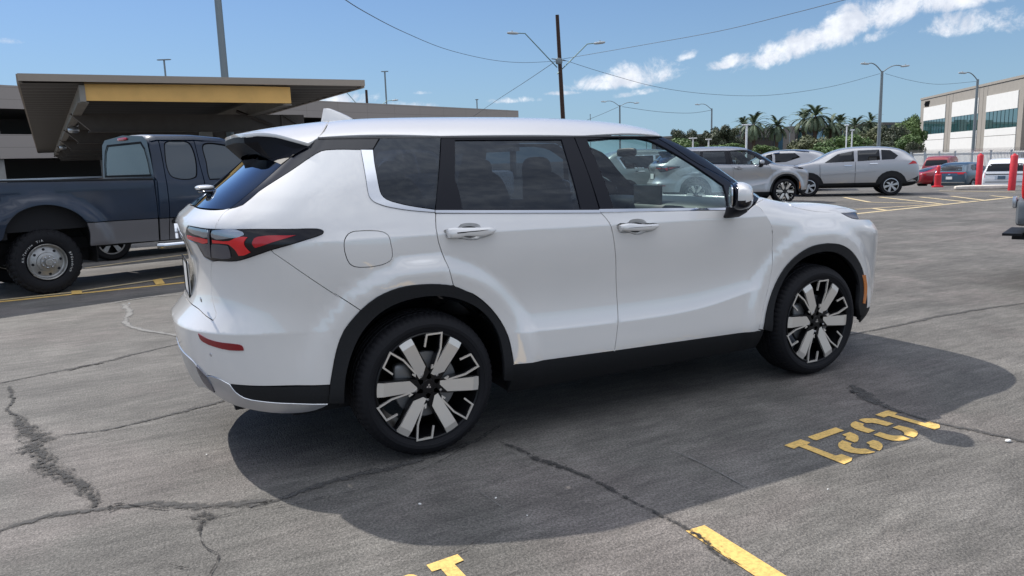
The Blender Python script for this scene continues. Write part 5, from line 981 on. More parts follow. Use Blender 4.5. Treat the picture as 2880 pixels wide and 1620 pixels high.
# silver SUV behind the other two
rp3 = Vector((22.2, 17.6, 0)); c3 = rp3+rn*.92
loft_car('suv_car', 'silver SUV with chrome roof rail standing behind the two nose-to-nose silver SUVs', 'car', c3, R(135), scaled(RAV_ST, 1, 1.0), [(0, .925), (2.6, .925)], 'light_silver',
    side=[('window', [(1.94, 1.15), (1.90, 1.38), (1.46, 1.47), (1.44, 1.12)], 'car_glass'), ('window', [(1.34, 1.12), (1.36, 1.47), (.62, 1.46), (.42, 1.30), (.95, 1.13)], 'car_glass'), ('roof_rail', [(2.0, 1.545), (1.7, 1.60), (.7, 1.60), (.1, 1.52), (.1, 1.50), (.7, 1.57), (1.7, 1.57), (2.0, 1.52)], 'chrome', .05)],
    rear=[('rear_window', [(-.55, 1.16), (.55, 1.16), (.48, 1.46), (-.48, 1.46)], 'car_glass')], r=.34, arch=.42, trim='clad')
# twin of the white SUV, in silver, nose to nose with it
def twin():
    M['twin'] = M['light_silver']; return make_main(Vector((13.29, 13.75, 0)), R(-19.7), 'silver SUV with two-tone alloy wheels facing right, nearest of the silver cars', 'light_silver')
# cars of the lower yard
def low(px, py, D): p = at(px, py, D); return Vector((p.x, p.y, gz(p.x, p.y)))
def facing(px): d = ray(px, 500); return math.atan2(d.y, d.x)
TL = lambda a, b, c, d: [(a, b), (c, b), (c, d), (a, d)]
p = low(2688, 500, 49.5); loft_car('suv_car', 'steel blue SUV with full-width red light bar, rear facing the lot', 'car', p, facing(2688)-R(22), [(a, b, c, d*1.0, w, e) for a, b, c, d, w, e in SUV_ST], [(0, .93), (2.7, .93)], 'steel_blue',
    side=WIN, rear=[('rear_window', [(-.60, 1.17), (.60, 1.17), (.50, 1.45), (-.50, 1.45)], 'car_glass'), ('light_bar', TL(-.80, 1.04, .80, 1.09), 'red_lens', .014), ('tail_light', TL(-.84, .98, -.42, 1.05), 'red_lens', .016), ('tail_light', TL(.42, .98, .84, 1.05), 'red_lens', .016),
        ('number_plate', TL(-.16, .70, .16, .85), 'plate', .02), ('bumper_strip', TL(-.78, .50, .78, .56), 'chrome', .02), ('badge', TL(-.06, .94, .06, 1.0), 'chrome', .02), ('rear_valance', TL(-.78, .34, .78, .47), 'clad', .015)], r=.35)
W_ST = [(a, b, c, d*1.14 if d > 1.2 else d*1.05, w*1.07, e*1.22) for a, b, c, d, w, e in SUV_ST[:10]]+[(-.6, .28, 1.2, 1.82, .99, .72), (-.88, .30, 1.2, 1.70, .97, .70), (-1.0, .34, 1.15, 1.24, .96, .66), (-1.06, .42, .8, .9, .92, .6), (-1.04, .45, .6, .7, .88, .6)]
p = low(2834, 500, 44.5); loft_car('suv_car', 'large white SUV seen from behind between the two tall red bollards', 'car', p, facing(2824)-R(6), W_ST, [(0, .99), (2.9, .99)], 'plain_white',
    side=WIN, rear=[('rear_window', [(-.80, 1.24), (.80, 1.24), (.72, 1.60), (-.72, 1.60)], 'car_glass'), ('plate_recess', TL(-.42, .86, .42, 1.02), 'silver_trim', .014), ('number_plate', TL(-.02, .86, .30, 1.02), 'steel_blue', .03), ('chrome_strip', TL(-.80, 1.08, .80, 1.12), 'clad', .02), ('rear_valance', TL(-.82, .34, .82, .54), 'clad', .03), ('bumper_line', TL(-.8, .72, .8, .745), 'clad', .015),
        ('tail_light', TL(-.96, .95, -.84, 1.2), 'red_lens', .02), ('tail_light', TL(.84, .95, .96, 1.2), 'red_lens', .02)], r=.38, arch=.46)
SED = [(3.5, .34, .55, .62, .55, .4), (3.4, .26, .70, .78, .76, .5), (2.9, .24, .82, .88, .88, .6), (2.4, .22, .90, .95, .90, .6), (2.1, .22, .92, 1.0, .90, .6), (1.5, .22, .93, 1.34, .90, .56), (1.0, .22, .93, 1.42, .90, .56), (.4, .22, .95, 1.40, .90, .56), (-.1, .24, .97, 1.25, .90, .58), (-.5, .26, .98, 1.06, .88, .6), (-.9, .32, .95, 1.02, .84, .6), (-1.05, .40, .75, .85, .74, .5)]
p = low(2615, 500, 54); loft_car('sedan_car', 'bright red sedan parked side on behind the thin red post', 'car', p, facing(2615)-R(60), SED, [(0, .89), (2.65, .89)], 'red_paint', side=[('window', [(1.95, .97), (1.45, 1.27), (1.0, 1.34), (.98, .97)], 'car_glass'), ('window', [(.90, .97), (.92, 1.34), (.4, 1.32), (-.1, 1.12), (-.05, 1.0)], 'car_glass'), ('tail_light', [(-.98, .78), (-1.0, .9), (-.7, .92), (-.75, .8)], 'red_lens2', .01)], rear=[('rear_window', [(-.55, 1.03), (.55, 1.03), (.46, 1.25), (-.46, 1.25)], 'car_glass')], r=.32, arch=.38)
p = low(2640, 500, 62); loft_car('suv_car', 'dull red boxy SUV, farthest of the parked cars, in front of the spiked fence', 'car', p, facing(2640)-R(12), scaled(W_ST, 1, 1.03, .95), [(0, .93), (2.8, .93)], 'dull_red', side=WIN, rear=[('rear_window', [(-.72, 1.24), (.72, 1.24), (.64, 1.62), (-.64, 1.62)], 'car_glass')], r=.37)
# seen through the windows of the white SUV
p = Vector((12.9, 16.6, 0)); loft_car('suv_car', 'slate grey SUV with chrome window line, seen through the front side window', 'car', p+Vector((.32, .9, 0)), R(-20), [(a, b, c, d*1.08 if d > 1.2 else d, w*1.03, e*1.1) for a, b, c, d, w, e in SUV_ST], [(0, .96), (2.8, .96)], 'slate',
    side=[('chrome_line', [(1.9, 1.12), (1.5, 1.55), (-.1, 1.56), (-.30, 1.5), (-.05, 1.14)], 'chrome', .008), ('window', [(1.85, 1.15), (1.45, 1.52), (.98, 1.53), (.98, 1.16)], 'car_glass', .014), ('window', [(.9, 1.16), (.9, 1.53), (-.06, 1.53), (-.2, 1.48), (-.02, 1.17)], 'car_glass', .014), ('door_handle', [(.3, 1.03), (.6, 1.03), (.6, 1.06), (.3, 1.06)], 'chrome', .03), ('tail_light', [(-.84, .98), (-.84, 1.14), (-.5, 1.06), (-.6, .98)], 'red_lens2', .012)],
    rear=[('rear_window', [(-.60, 1.17), (.60, 1.17), (.50, 1.50), (-.50, 1.50)], 'car_glass')], r=.38, arch=.46)
PU_ST = [(4.4, .45, .8, .9, .72, .5), (4.25, .40, 1.0, 1.1, .90, .6), (3.7, .40, 1.12, 1.2, .96, .6), (3.1, .42, 1.18, 1.25, .97, .6), (2.75, .42, 1.22, 1.5, .97, .66), (2.4, .42, 1.22, 1.82, .97, .66), (1.9, .42, 1.22, 1.88, .97, .66), (1.25, .42, 1.22, 1.84, .97, .66), (1.1, .42, 1.22, 1.70, .97, .66), (1.05, .42, 1.2, 1.28, .97, .7), (.9, .42, 1.2, 1.27, .97, .7), (0, .45, 1.2, 1.27, .97, .7), (-1.0, .5, 1.2, 1.27, .97, .7), (-1.12, .55, 1.15, 1.24, .95, .7)]
p = at(1480, 500, 19.5); p.z = 0; loft_car('pickup_truck', 'white pickup truck seen through the tinted rear door window of the white SUV', 'truck', p+Vector((-1.2, 1.4, 0)), R(-168), PU_ST, [(0, .98), (3.5, .98)], 'plain_white', side=[('window', [(2.62, 1.26), (2.35, 1.72), (1.9, 1.76), (1.9, 1.26)], 'car_glass'), ('window', [(1.82, 1.26), (1.82, 1.76), (1.3, 1.74), (1.3, 1.26)], 'car_glass')], r=.40, arch=.48)
# ------------------------------------------------------------------ the dark blue pickup beside the canopy
class Slab:
    YC = .98; XR = -9; XF = 99; XG = 99
    def __init__(s, yc=.98): s.YC = yc
    def P(s, u, v, m='B'):
        y = 0.
        if v > 1.33: y = (v-1.33)*.22
        if v > 1.86: y += (v-1.86)**2*7.
        if v < .95: y += .02*sst(.95, .55, v)
        r = math.hypot(u-.08, v-.42)
        if m == 'W': y -= .075*sst(.86, .70, r)*sst(.4, .6, v)
        elif u < 1.48: y -= .035*math.exp(-((v-1.05)/.22)**2)
        else: y -= .03*math.exp(-((v-1.08)/.25)**2)
        return (u, y, v)
    PN = Body.PN
def make_truck():
    T = empty('pickup_truck', (-2.32, 7.48, 0), R(20), 'dark blue over grey pickup truck with off-road tyres, parked beside the canopy on the left', 'truck'); S = Slab()
    c = lambda l, k=1: [(a, b, k) for a, b in l]
    def P(nm, ol, m, par=None, holes=(), off=0., sides=None, mode='B', sk=.03, ins=.003, grid=.07):
        q = MB(); panel(q, S, nm, off=off, ins=ins, skirt=sk, sides=SD, grid=grid, raw=(mode, 0, ol, list(holes))); return q.build(nm, M[m], par or T)
    arch = [(-.44, .62), (-.401, .726), (-.327, .894), (-.263, .982), (-.165, 1.058), (.1, 1.12), (.323, 1.068), (.47, .971), (.548, .868)]
    ar2 = [(.572, .721), (.562, .56)]
    for SD in 'nf':
        P('bed_side', c([(-1.25, .72), (-1.25, 1.43), (1.46, 1.375), (1.47, .993), (1.465, .853), (.56, .868)])[:5]+[(1.465, .853, 1), (.548, .868, 1)]+[(a, b, 0) for a, b in arch[::-1][1:-1]]+[(-.44, .72, 1), (-1.25, .72, 1)][:1], 'navy', mode='W')
        P('lower_bed_side', [(.552, .862, 1), (1.465, .848, 1), (1.455, .545, 1), (.562, .565, 1), (.575, .72, 0)], 'pewter', mode='W')
        P('rear_bed_corner', [(-1.25, .71, 1), (-.45, .71, 1), (-.47, .55, 1), (-1.25, .58, 1)], 'pewter')
        P('bed_rail', [(-1.25, 1.452, 1), (1.46, 1.397, 1), (1.46, 1.380, 1), (-1.25, 1.435, 1)], 'clad', off=.012, ins=0)
        # cab
        sh = [(1.505, 1.36, 1), (1.475, 1.42, 1), (1.492, 1.689, 0), (1.51, 1.90, 0), (1.592, 1.955, 1), (2.137, 1.945, 0), (2.561, 1.905, 0), (2.811, 1.825, 0), (3.02, 1.68, 0), (3.55, 1.32, 1), (3.6, 1.28, 1), (3.6, .85, 1), (1.485, .85, 1)]
        P('cab_side', [(1.505, 1.36, 1), (1.475, 1.42, 1), (1.492, 1.689, 0), (1.51, 1.90, 0), (1.592, 1.955, 1), (1.628, 1.95, 1), (1.632, 1.687, 0), (1.624, 1.359, 0), (1.616, .85, 1), (1.485, .85, 1)], 'navy')
        P('lower_cab_side', [(1.485, .845, 1), (1.613, .84, 1), (1.594, .545, 1), (1.475, .545, 1)], 'pewter')
        w1 = [(1.71, 1.875, 0), (2.04, 1.882, 0), (2.085, 1.80, 0), (2.079, 1.45, 0), (2.05, 1.39, 0), (1.73, 1.395, 0), (1.69, 1.44, 0), (1.69, 1.80, 0)]
        d1 = P('rear_door', [(1.636, 1.948, 1), (2.121, 1.94, 1), (2.132, 1.679, 0), (2.151, 1.339, 0), (2.15, .835, 1), (1.622, .85, 1), (1.630, 1.359, 0), (1.638, 1.687, 0)], 'navy', holes=[w1])
        P('lower_door_panel', [(1.62, .84, 1), (2.15, .83, 1), (2.13, .54, 1), (1.60, .545, 1)], 'pewter', d1)
        P('window', w1, 'truck_glass', d1, off=-.010, ins=.014, sk=0); P('window_seal', [(a, b, k) for a, b, k in w1], 'gap', d1, off=-.014, ins=-.02, sk=0)
        w2 = [(2.243, 1.845, 0), (2.55, 1.845, 0), (2.749, 1.78, 0), (2.944, 1.67, 0), (3.2, 1.45, 0), (3.1, 1.345, 1), (2.236, 1.345, 1), (2.226, 1.41, 0), (2.235, 1.579, 0)]
        d2 = P('front_door', [(2.127, 1.94, 1), (2.561, 1.90, 0), (2.811, 1.82, 0), (3.02, 1.675, 0), (3.42, 1.36, 1), (3.42, .82, 1), (2.157, .835, 1), (2.158, 1.339, 0), (2.138, 1.679, 0)], 'navy', holes=[w2])
        P('lower_door_panel', [(2.158, .828, 1), (3.42, .815, 1), (3.40, .53, 1), (2.138, .54, 1)], 'pewter', d2)
        P('window', w2, 'truck_glass', d2, off=-.012, ins=.018, sk=0); P('window_seal', w2, 'gap', d2, off=-.014, ins=-.006, sk=0)
        P('front_wing', [(3.43, 1.36, 1), (3.60, 1.28, 1), (4.95, 1.20, 1), (5.05, .9, 1), (5.0, .60, 1), (4.62, .60, 1), (4.5, .9, 0), (4.15, 1.02, 0), (3.78, .85, 0), (3.62, .53, 1), (3.43, .53, 1)], 'navy')
        P('door_mould', [(1.645, .815, 0), (3.3, .80, 1), (3.3, .765, 1), (1.645, .78, 0)], 'clad', off=.012, sk=.01, ins=0)
        P('crease_stripe', [(-1.25, 1.345, 1), (3.4, 1.225, 1), (3.4, 1.213, 1), (-1.25, 1.333, 1)], 'pewter', off=.004, sk=0, ins=0) if False else None
    # inner faces: bed floor, front wall of the bed, cab back wall, roof, bonnet
    q = MB(); q.box(-1.25, 1.46, .14, 1.82, .80, .86); q.box(-1.25, -1.19, .03, 1.93, .62, 1.42); q.box(-1.2, 1.44, .10, .13, .8, 1.38); q.box(-1.2, 1.44, 1.83, 1.86, .8, 1.38); q.box(1.40, 1.44, .05, 1.91, .8, 1.38)
    q.box(-.45, -.30, .1, 1.8, .72, .86); q.box(1.50, 3.55, .05, 1.9, .56, .90); q.box(-1.1, 4.6, .45, .60, .50, .66); q.box(-1.1, 4.6, 1.36, 1.5, .50, .66); q.build('bed_and_floor', M['dark'], T)
    rs = []
    for s_, zt, in_ in ((1.48, 1.90, .0), (1.51, 1.965, .02), (1.60, 1.985, .0), (2.14, 1.985, 0), (2.56, 1.95, 0), (2.85, 1.86, 0), (3.05, 1.70, 0)):
        ring = [(s_+.0, .126+.0, zt-.07), (s_, .155, zt-.025), (s_, .26, zt), (s_, .60, zt+.022), (s_, .98, zt+.03), (s_, 1.36, zt+.022), (s_, 1.70, zt), (s_, 1.805, zt-.025), (s_, 1.834, zt-.07)]
        rs.append(ring)
    q = MB(); q.rings(rs, closed=False); q.build('roof', M['navy'], T, ang=60)
    bw = [(.10, 1.42), (1.86, 1.42), (1.82, 1.62), (1.74, 1.80), (1.62, 1.90), (.34, 1.90), (.22, 1.80), (.14, 1.62)]
    outer = [(.0, 1.36), (1.96, 1.36), (1.90, 1.64), (1.83, 1.90), (1.70, 1.97), (.98, 2.01), (.26, 1.97), (.13, 1.90), (.06, 1.64)]
    tris, V = fill([outer, bw]); q = MB(); q.add([(1.475, v.x, v.y) for v in V], tris); q.box(1.475, 1.50, 0.0, 1.96, .86, 1.37); cb = q.build('cab_back', M['navy'], T, smooth=False)
    q = MB(); q.prism(bw, 1.480, 1.49, lambda a, b, h: (h, a, b)); q.build('rear_window', M['truck_glass'], cb, smooth=False)
    fr = inset(bw, .03); tris, V = fill([bw, fr]); q = MB(); q.add([(1.470, v.x, v.y) for v in V], tris); q.build('window_seal', M['gap'], cb, smooth=False)
    q = MB(); q.rbox((1.468, .98, 1.955), (.04, .34, .045), 4, 3, mi=0); q.build('brake_light', M['red_lens'], cb)
    q = MB(); q.add([(3.05, .14, 1.70), (3.6, .02, 1.27), (3.6, 1.94, 1.27), (3.05, 1.82, 1.70), (3.1, .98, 1.72), (3.75, .98, 1.28)], [(0, 1, 5, 4), (4, 5, 2, 3)]); q.build('windscreen', M['blue_glass'], T)
    q = MB(); q.rings([[(3.55, .05, 1.29), (3.55, .5, 1.33), (3.55, 1.46, 1.33), (3.55, 1.91, 1.29)], [(4.9, .1, 1.18), (4.9, .5, 1.24), (4.9, 1.46, 1.24), (4.9, 1.86, 1.18)], [(5.05, .15, .6), (5.05, .5, .6), (5.05, 1.46, .6), (5.05, 1.81, .6)]], closed=False); q.build('bonnet', M['navy'], T)
    q = MB(); q.tube([(1.45, .05, .475), (1.50, .0, .47), (3.5, .0, .47)], .045, 12); q.tube([(1.9, .02, .47), (1.95, .35, .58)], .02); q.tube([(3.1, .02, .47), (3.1, .35, .58)], .02); q.build('side_step', M['chrome'], T)
    # aluminium tool rail on the far side of the bed
    q = MB(); q.box(-1.2, 1.42, 1.80, 1.90, 1.42, 1.445); q.build('bed_rail_cap', M['silver_trim'], T)
    # wheel housing and struts
    q = MB(); q.lathe([(.60, .10), (.62, .13), (.62, .50), (.1, .52)], 30, c=(.08, 0, .46), arc=(R(-12), R(192))); q.build('wheel_housing', M['dark'], T)
    q = MB(); q.lathe([(.60, .10), (.62, .13), (.62, .50), (.1, .52)], 30, c=(4.15, 0, .40), arc=(R(-12), R(192))); q.build('wheel_housing', M['dark'], T)
    q = MB(); q.tube([(.08, .28, .41), (.08, 1.68, .41)], .06, 10); q.rbox((.08, .98, .41), (.34, .38, .34), 3, 5); q.tube([(4.15, .28, .41), (4.15, 1.68, .41)], .05, 10); q.build('axle', M['dark'], T)
    def tw(x, far):
        e = empty('wheel', (x, 1.93 if far else .03, .41)); e.parent = T
        if far: e.rotation_euler = (0, 0, math.pi)
        t = MB(); prof = [(.225, .03), (.245, .006), (.28, -.008), (.32, -.012), (.350, -.006), (.362, .002), (.385, .006), (.392, .012), (.405, .03), (.411, .06), (.398, .062), (.398, .074), (.411, .076), (.412, .12), (.398, .122), (.398, .134), (.412, .136), (.412, .18), (.398, .182), (.398, .194), (.411, .196), (.404, .235), (.37, .26), (.25, .25)]
        t.lathe(prof, 120, mod=lambda i, j: -.013 if ((i in (5, 6, 7, 8, 9) and j % 4 == 0) or (i in (12, 13, 20) and j % 4 == 2) or (i in (16, 17) and j % 4 == 1)) else (-.006 if i in (6, 7) and j % 4 == 3 else 0)); ty = t.build('tyre', M['rubber'], e, ang=25)
        # raised white lettering
        if not far:
            for txt, a0, r0, sz in (('All-Terrain  T/A', 176, .262, .037), ('BFGoodrich', 22, .262, .037)):
                q = MB(); step = -5.35; a = a0
                for ch in txt:
                    cu = bpy.data.curves.new('c', 'FONT'); cu.body = ch; cu.size = sz; cu.extrude = .0012; cu.resolution_u = 2; tmp = bpy.data.objects.new('c', cu); COL.objects.link(tmp); bpy.context.view_layer.update()
                    dg = bpy.context.evaluated_depsgraph_get(); me = tmp.evaluated_get(dg).to_mesh(); wd = max([v.co.x for v in me.vertices], default=.01)
                    tt = R(a-57.3*wd/2/r0); ca, sa = math.cos(tt), math.sin(tt)
                    q.add([((r0+v.co.y)*ca+(v.co.x-wd/2)*sa, -.0125-v.co.z, (r0+v.co.y)*sa-(v.co.x-wd/2)*ca) for v in me.vertices], [tuple(f.vertices) for f in me.polygons])
                    tmp.evaluated_get(dg).to_mesh_clear(); bpy.data.objects.remove(tmp); a += -57.3*((wd if ch != ' ' else .012)+.009)/r0
                q.build('tyre_lettering', M['letter_white'], ty, smooth=False)
        q = MB(); q.lathe([(.222, .03), (.226, .004), (.220, -.002), (.212, .004), (.205, .03), (.198, .048), (.185, .055), (.12, .035), (.115, .02), (.085, .012)], 56)
        q.lathe([(.085, .012), (.085, -.02), (.078, -.028), (.05, -.03)], 40); q.lathe([(.05, -.03), (.05, -.075), (.046, -.082), (.030, -.084), (.028, -.080), (0, -.080)], 32); q.build('rim', M['dull_steel'], e, ang=30)
        for k in range(8):
            a = R(45*k+8); q = MB(); q.lathe([(.0, -.001), (.017, -.001), (.017, .004)], 16, c=(.158*math.cos(a), .043, .158*math.sin(a))); q.build('rim_hole', M['dark'], e)
        for k in range(8):
            a = R(45*k+30); q = MB(); q.lathe([(.0, -.045), (.009, -.043), (.012, -.03), (.012, .0)], 6, c=(.068*math.cos(a), 0, .068*math.sin(a))); q.build('wheel_nut', M['chrome'], e)
    M['letter_white'] = mat('tyre_letter_white', (.62, .62, .60), .6); M['dull_steel'] = mat('dull_steel', (.36, .355, .34), .38, metal=.75, var=(14, .18, .05))
    for x in (.08, 4.15):
        tw(x, False); tw(x, True)
    return T
make_truck()
# pickup at the right edge of the frame, only its tail in view
def edge_truck():
    p = at(2877, 560, 9.1); T = empty('pickup_truck', (p.x, p.y, 0), R(-66), 'white pickup truck with grey bumper and tall red tail light, at the right edge', 'truck')
    q = MB(); q.rings([[(x, y0, zb), (x, y0, .95), (x, y0, 1.38), (x, y0+.05, 1.44), (x, 1.95-y0-.05, 1.44), (x, 1.95-y0, 1.38), (x, 1.95-y0, zb)] for x, y0, zb in ((.04, .03, .9), (.10, .0, .75), (.9, .0, .62), (2.0, .0, .6))]); q.build('bed', M['plain_white'], T, ang=40)
    q = MB(); q.rings([[(x, y0, .6), (x, y0, 1.42), (x, .16, 1.44), (x, 1.79, 1.44), (x, 1.95-y0, 1.42), (x, 1.95-y0, .6)] for x, y0 in ((2.03, .0), (4.8, .0), (5.6, .08))]); q.rings([[(a, .05, 1.44), (b, .16, 1.9), (b, 1.79, 1.9), (a, 1.9, 1.44)] for a, b in ((2.1, 2.2), (4.3, 3.7))]); q.build('cab', M['plain_white'], T, ang=40)
    q = MB(); q.rbox((.06, .06, 1.17), (.16, .14, .50), 6, 5); tl = q.build('tail_light', M['red_lens2'], T); q = MB(); q.rbox((.075, -.02, 1.06), (.10, .02, .14), 5, 3); q.build('lens_insert', M['red_lens'], tl)
    q = MB(); q.rbox((.10, .97, .80), (.34, 1.98, .30), 8, 8); b = q.build('rear_bumper', M['bumper_grey'], T); q = MB(); q.rbox((-.075, .10, .90), (.04, .10, .12), 5, 3); q.build('bumper_end_light', M['silver_trim'], b)
    q = MB(); q.rbox((.62, -.02, .52), (.50, .04, .10), 3, 3); q.box(-.10, .40, .3, .42, .50, .56); q.box(-.17, .0, .15, .9, .55, .575); q.build('hitch_step', M['clad'], T)
    for x in (1.25, 4.6):
        simple_wheel(T, x, .0, .40, .25, False); simple_wheel(T, x, 1.95, .40, .25, True)
edge_truck()
# ------------------------------------------------------------------ black car beyond the pickup bed
M['black_paint'] = mat('black_paint', (.012, .012, .014), .25, coat=1.)
loft_car('sedan_car', 'black low car parked beyond the dark blue pickup truck, under the canopy end', 'car', Vector((-1.9, 12.05, 0)), R(18), [(a, b, c+.05, d*1.03+.03, w, e) for a, b, c, d, w, e in SED], [(0, .89), (2.75, .89)], 'black_paint',
    side=[('window', [(1.95, 1.0), (1.45, 1.32), (1.0, 1.39), (.98, 1.0)], 'car_glass'), ('window', [(.90, 1.0), (.92, 1.39), (.4, 1.37), (-.1, 1.17), (-.05, 1.03)], 'car_glass')], rear=[('tail_light', TL(-.8, .86, -.5, .98), 'clear_lens', .02), ('tail_light', TL(.5, .86, .8, .98), 'clear_lens', .02)], r=.33, arch=.40, style=5)
# ------------------------------------------------------------------ parking canopy
M['deck'] = mat('canopy_deck', (.115, .105, .095), .6, metal=.2); M['fascia_edge'] = mat('canopy_edge', (.30, .25, .20), .6); M['ochre'] = mat('ochre_panel', (.78, .45, .13), .6, var=(3, .06, 0))
M['beam'] = mat('brown_steel', (.10, .083, .070), .6, var=(4, .1, 0)); M['girder'] = mat('pale_steel', (.27, .245, .21), .6, var=(3, .12, 0))
CA = R(-4.9187); CX = Vector((math.cos(CA), -math.sin(CA), 0)); CY = Vector((math.sin(CA), math.cos(CA), 0)); C0 = Vector((CAM.x, CAM.y, 0))
def canopy():
    T = empty('parking_canopy', C0, -CA, 'long brown parking canopy with an ochre end panel above the dark blue pickup truck', 'canopy')
    y0, y1 = 20.0, 76.; xl, xr, zl, zr = -.24, 7.66, 3.70, 3.78
    q = MB(); n = 300; vs = []; fs = []          # ribbed decking, ribs run across the canopy
    for i in range(n+1):
        y = y0+.03+(y1-y0)*i/n
        for x, z in ((xl, zl-.20), (xr, zr-.14)): vs.append((x, y, z-(0, .0, .045, .045)[i % 4]))
    fs = [(2*i, 2*i+1, 2*i+3, 2*i+2) for i in range(n)]; m = len(vs); vs += [(x, y, z+.1) for x, y, z in vs]; fs += [(2*i+m, 2*i+2+m, 2*i+3+m, 2*i+1+m) for i in range(n)]
    q.add(vs, fs); q.build('deck', M['deck'], T, smooth=False)
    q = MB(); e = .16
    q.add([(xl-.02, y0, zl-e), (xr+.02, y0, zr-e), (xr+.02, y0, zr), (xl-.02, y0, zl), (xl-.02, y0+.12, zl-e), (xr+.02, y0+.12, zr-e), (xr+.02, y0+.12, zr), (xl-.02, y0+.12, zl)], [(0, 1, 2, 3), (4, 7, 6, 5), (0, 4, 5, 1), (3, 2, 6, 7), (0, 3, 7, 4), (1, 5, 6, 2)]); q.build('front_edge', M['fascia_edge'], T, smooth=False)
    for x, z in ((xl, zl), (xr, zr)):
        q = MB(); q.box(x-.05, x+.05, y0+.125, y1, z-.20, z+.0); q.build('side_edge', M['fascia_edge'], T, smooth=False)
    xa, xb = 1.01, 5.70
    q = MB(); q.box(xa, xb, y0+.20, y0+.26, 3.155, 3.565); q.build('end_panel', M['ochre'], T, smooth=False)
    for x in (xa-.12, xb-.14):
        q = MB(); q.box(x, x+.12, y0+(.18 if x < 3 else .27), y1-.5, 3.13, 3.50); q.box(x-.05, x+.17, y0+.27, y1-.5, 3.11, 3.135); q.build('girder', M['girder'], T, smooth=False)
    q = MB()
    for i, y in enumerate((24.5, 33, 42, 51, 60, 69)):
        b = MB(); zt, zb = 3.16, 2.68
        b.add([(.78, y, zt), (7.28, y, zt), (7.28, y, zb), (1.26, y, zb), (.78, y+.30, zt), (7.28, y+.30, zt), (7.28, y+.30, zb), (1.26, y+.30, zb)], [(0, 1, 2, 3), (4, 7, 6, 5), (0, 3, 7, 4), (1, 5, 6, 2), (3, 2, 6, 7), (0, 4, 5, 1)])
        b.box(1.2, 7.3, y-.06, y+.36, zb-.025, zb+.0); b.box(6.55, 6.60, y-.05, y, zb, zt)
        b.tube([(6.6, y-.03, zt-.02), (7.25, y-.03, zb+.05)], .03, 4); b.tube([(5.2, y-.05, zt+.1), (6.4, y-.05, zb+.08)], .05, 4); b.build('cross_beam', M['beam'], T, smooth=False)
        c = MB(); cx = 4.3; c.box(cx-.17, cx+.17, y+.02, y+.28, -1.2, zb-.03); c.build('column', M['girder'], T, smooth=False)
    for y in (29.5, 47):
        g = MB(); g.rbox((1.0, y, 2.98), (.34, .26, .22), 3, 4); g.tube([(1.0, y, 3.05), (1.15, y+.1, 3.14)], .04); g.build('flood_light', M['silver_trim'], T)
    # little light strip and services under the deck
    g = MB(); g.box(2.2, 3.4, 62, 62.2, 3.0, 3.1); g.build('tube_light', M['plain_white'], T)
canopy()
# ------------------------------------------------------------------ multi-storey car park
def wallmat(name, col, bw, bh, mortar, var=.06):
    m = bpy.data.materials.new(name); m.use_nodes = True; t = m.node_tree; N, L = t.nodes, t.links; b = N['Principled BSDF']; tc = N.new('ShaderNodeTexCoord')
    mp = N.new('ShaderNodeMapping'); mp.inputs['Rotation'].default_value = (R(90), 0, 0); L.new(tc.outputs['Object'], mp.inputs[0])
    br = N.new('ShaderNodeTexBrick'); br.offset = 0; br.inputs['Scale'].default_value = 1; br.inputs['Brick Width'].default_value = bw; br.inputs['Row Height'].default_value = bh; br.inputs['Mortar Size'].default_value = .018
    br.inputs['Color1'].default_value = (*col, 1); br.inputs['Color2'].default_value = tuple(c*(1-var) for c in col)+(1,); br.inputs['Mortar'].default_value = tuple(c*mortar for c in col)+(1,)
    L.new(mp.outputs[0], br.inputs['Vector']); L.new(br.outputs[0], b.inputs['Base Color']); b.inputs['Roughness'].default_value = .85; return m
M['garage'] = wallmat('precast_panels', (.33, .29, .26), 4.6, 1.03, .6); M['garage_dark'] = mat('garage_dark_grey', (.10, .095, .09), .9); M['concrete'] = mat('concrete', (.32, .31, .29), .85, var=(2, .1, 0))  # garage_dark: even dark grey for decks, inner wall, joints, roof edges, piers
def garage():
    a = at(-420, 250, 78); b = at(1458, 315, 122); d = Vector((b.x-a.x, b.y-a.y, 0)); Lg = d.length; rz = math.atan2(d.y, d.x); zg = -1.1
    T = empty('parking_garage', (a.x, a.y, 0), rz, 'beige multi-storey car park with open dark decks behind the canopy', 'building')
    for i, (z0, z1) in enumerate(((7.45, 9.45), (3.15, 5.25))):
        q = MB(); q.box(0, Lg, 0, .25, z0, z1); q.box(Lg-.25, Lg, .25, 40, z0, z1); q.build('parapet', M['garage'], T, smooth=False)
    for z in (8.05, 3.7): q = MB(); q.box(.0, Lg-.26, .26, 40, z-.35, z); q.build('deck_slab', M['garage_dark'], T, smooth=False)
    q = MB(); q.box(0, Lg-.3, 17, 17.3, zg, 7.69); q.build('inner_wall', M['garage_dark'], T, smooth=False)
    for k in range(int(Lg//9)+1):
        x = min(k*9.0, Lg-1); q = MB(); q.box(x, x+.7, .5, 1.2, zg, 7.69); q.build('column', M['concrete'], T, smooth=False)
    for k in range(6):
        q = MB(); q.box(6+k*9, 7.3+k*9, 4.0, 4.15, 7.2, 7.3); m = mat('lamp_lit', (1, .96, .85), emit=2.5) if k == 0 else bpy.data.materials['lamp_lit']; q.build('deck_light', m, T, smooth=False)
    return a, d.normalized(), Lg, rz
GA, GD, GL, GR = garage(); GN = Vector((-GD.y, GD.x, 0))
gcars = []
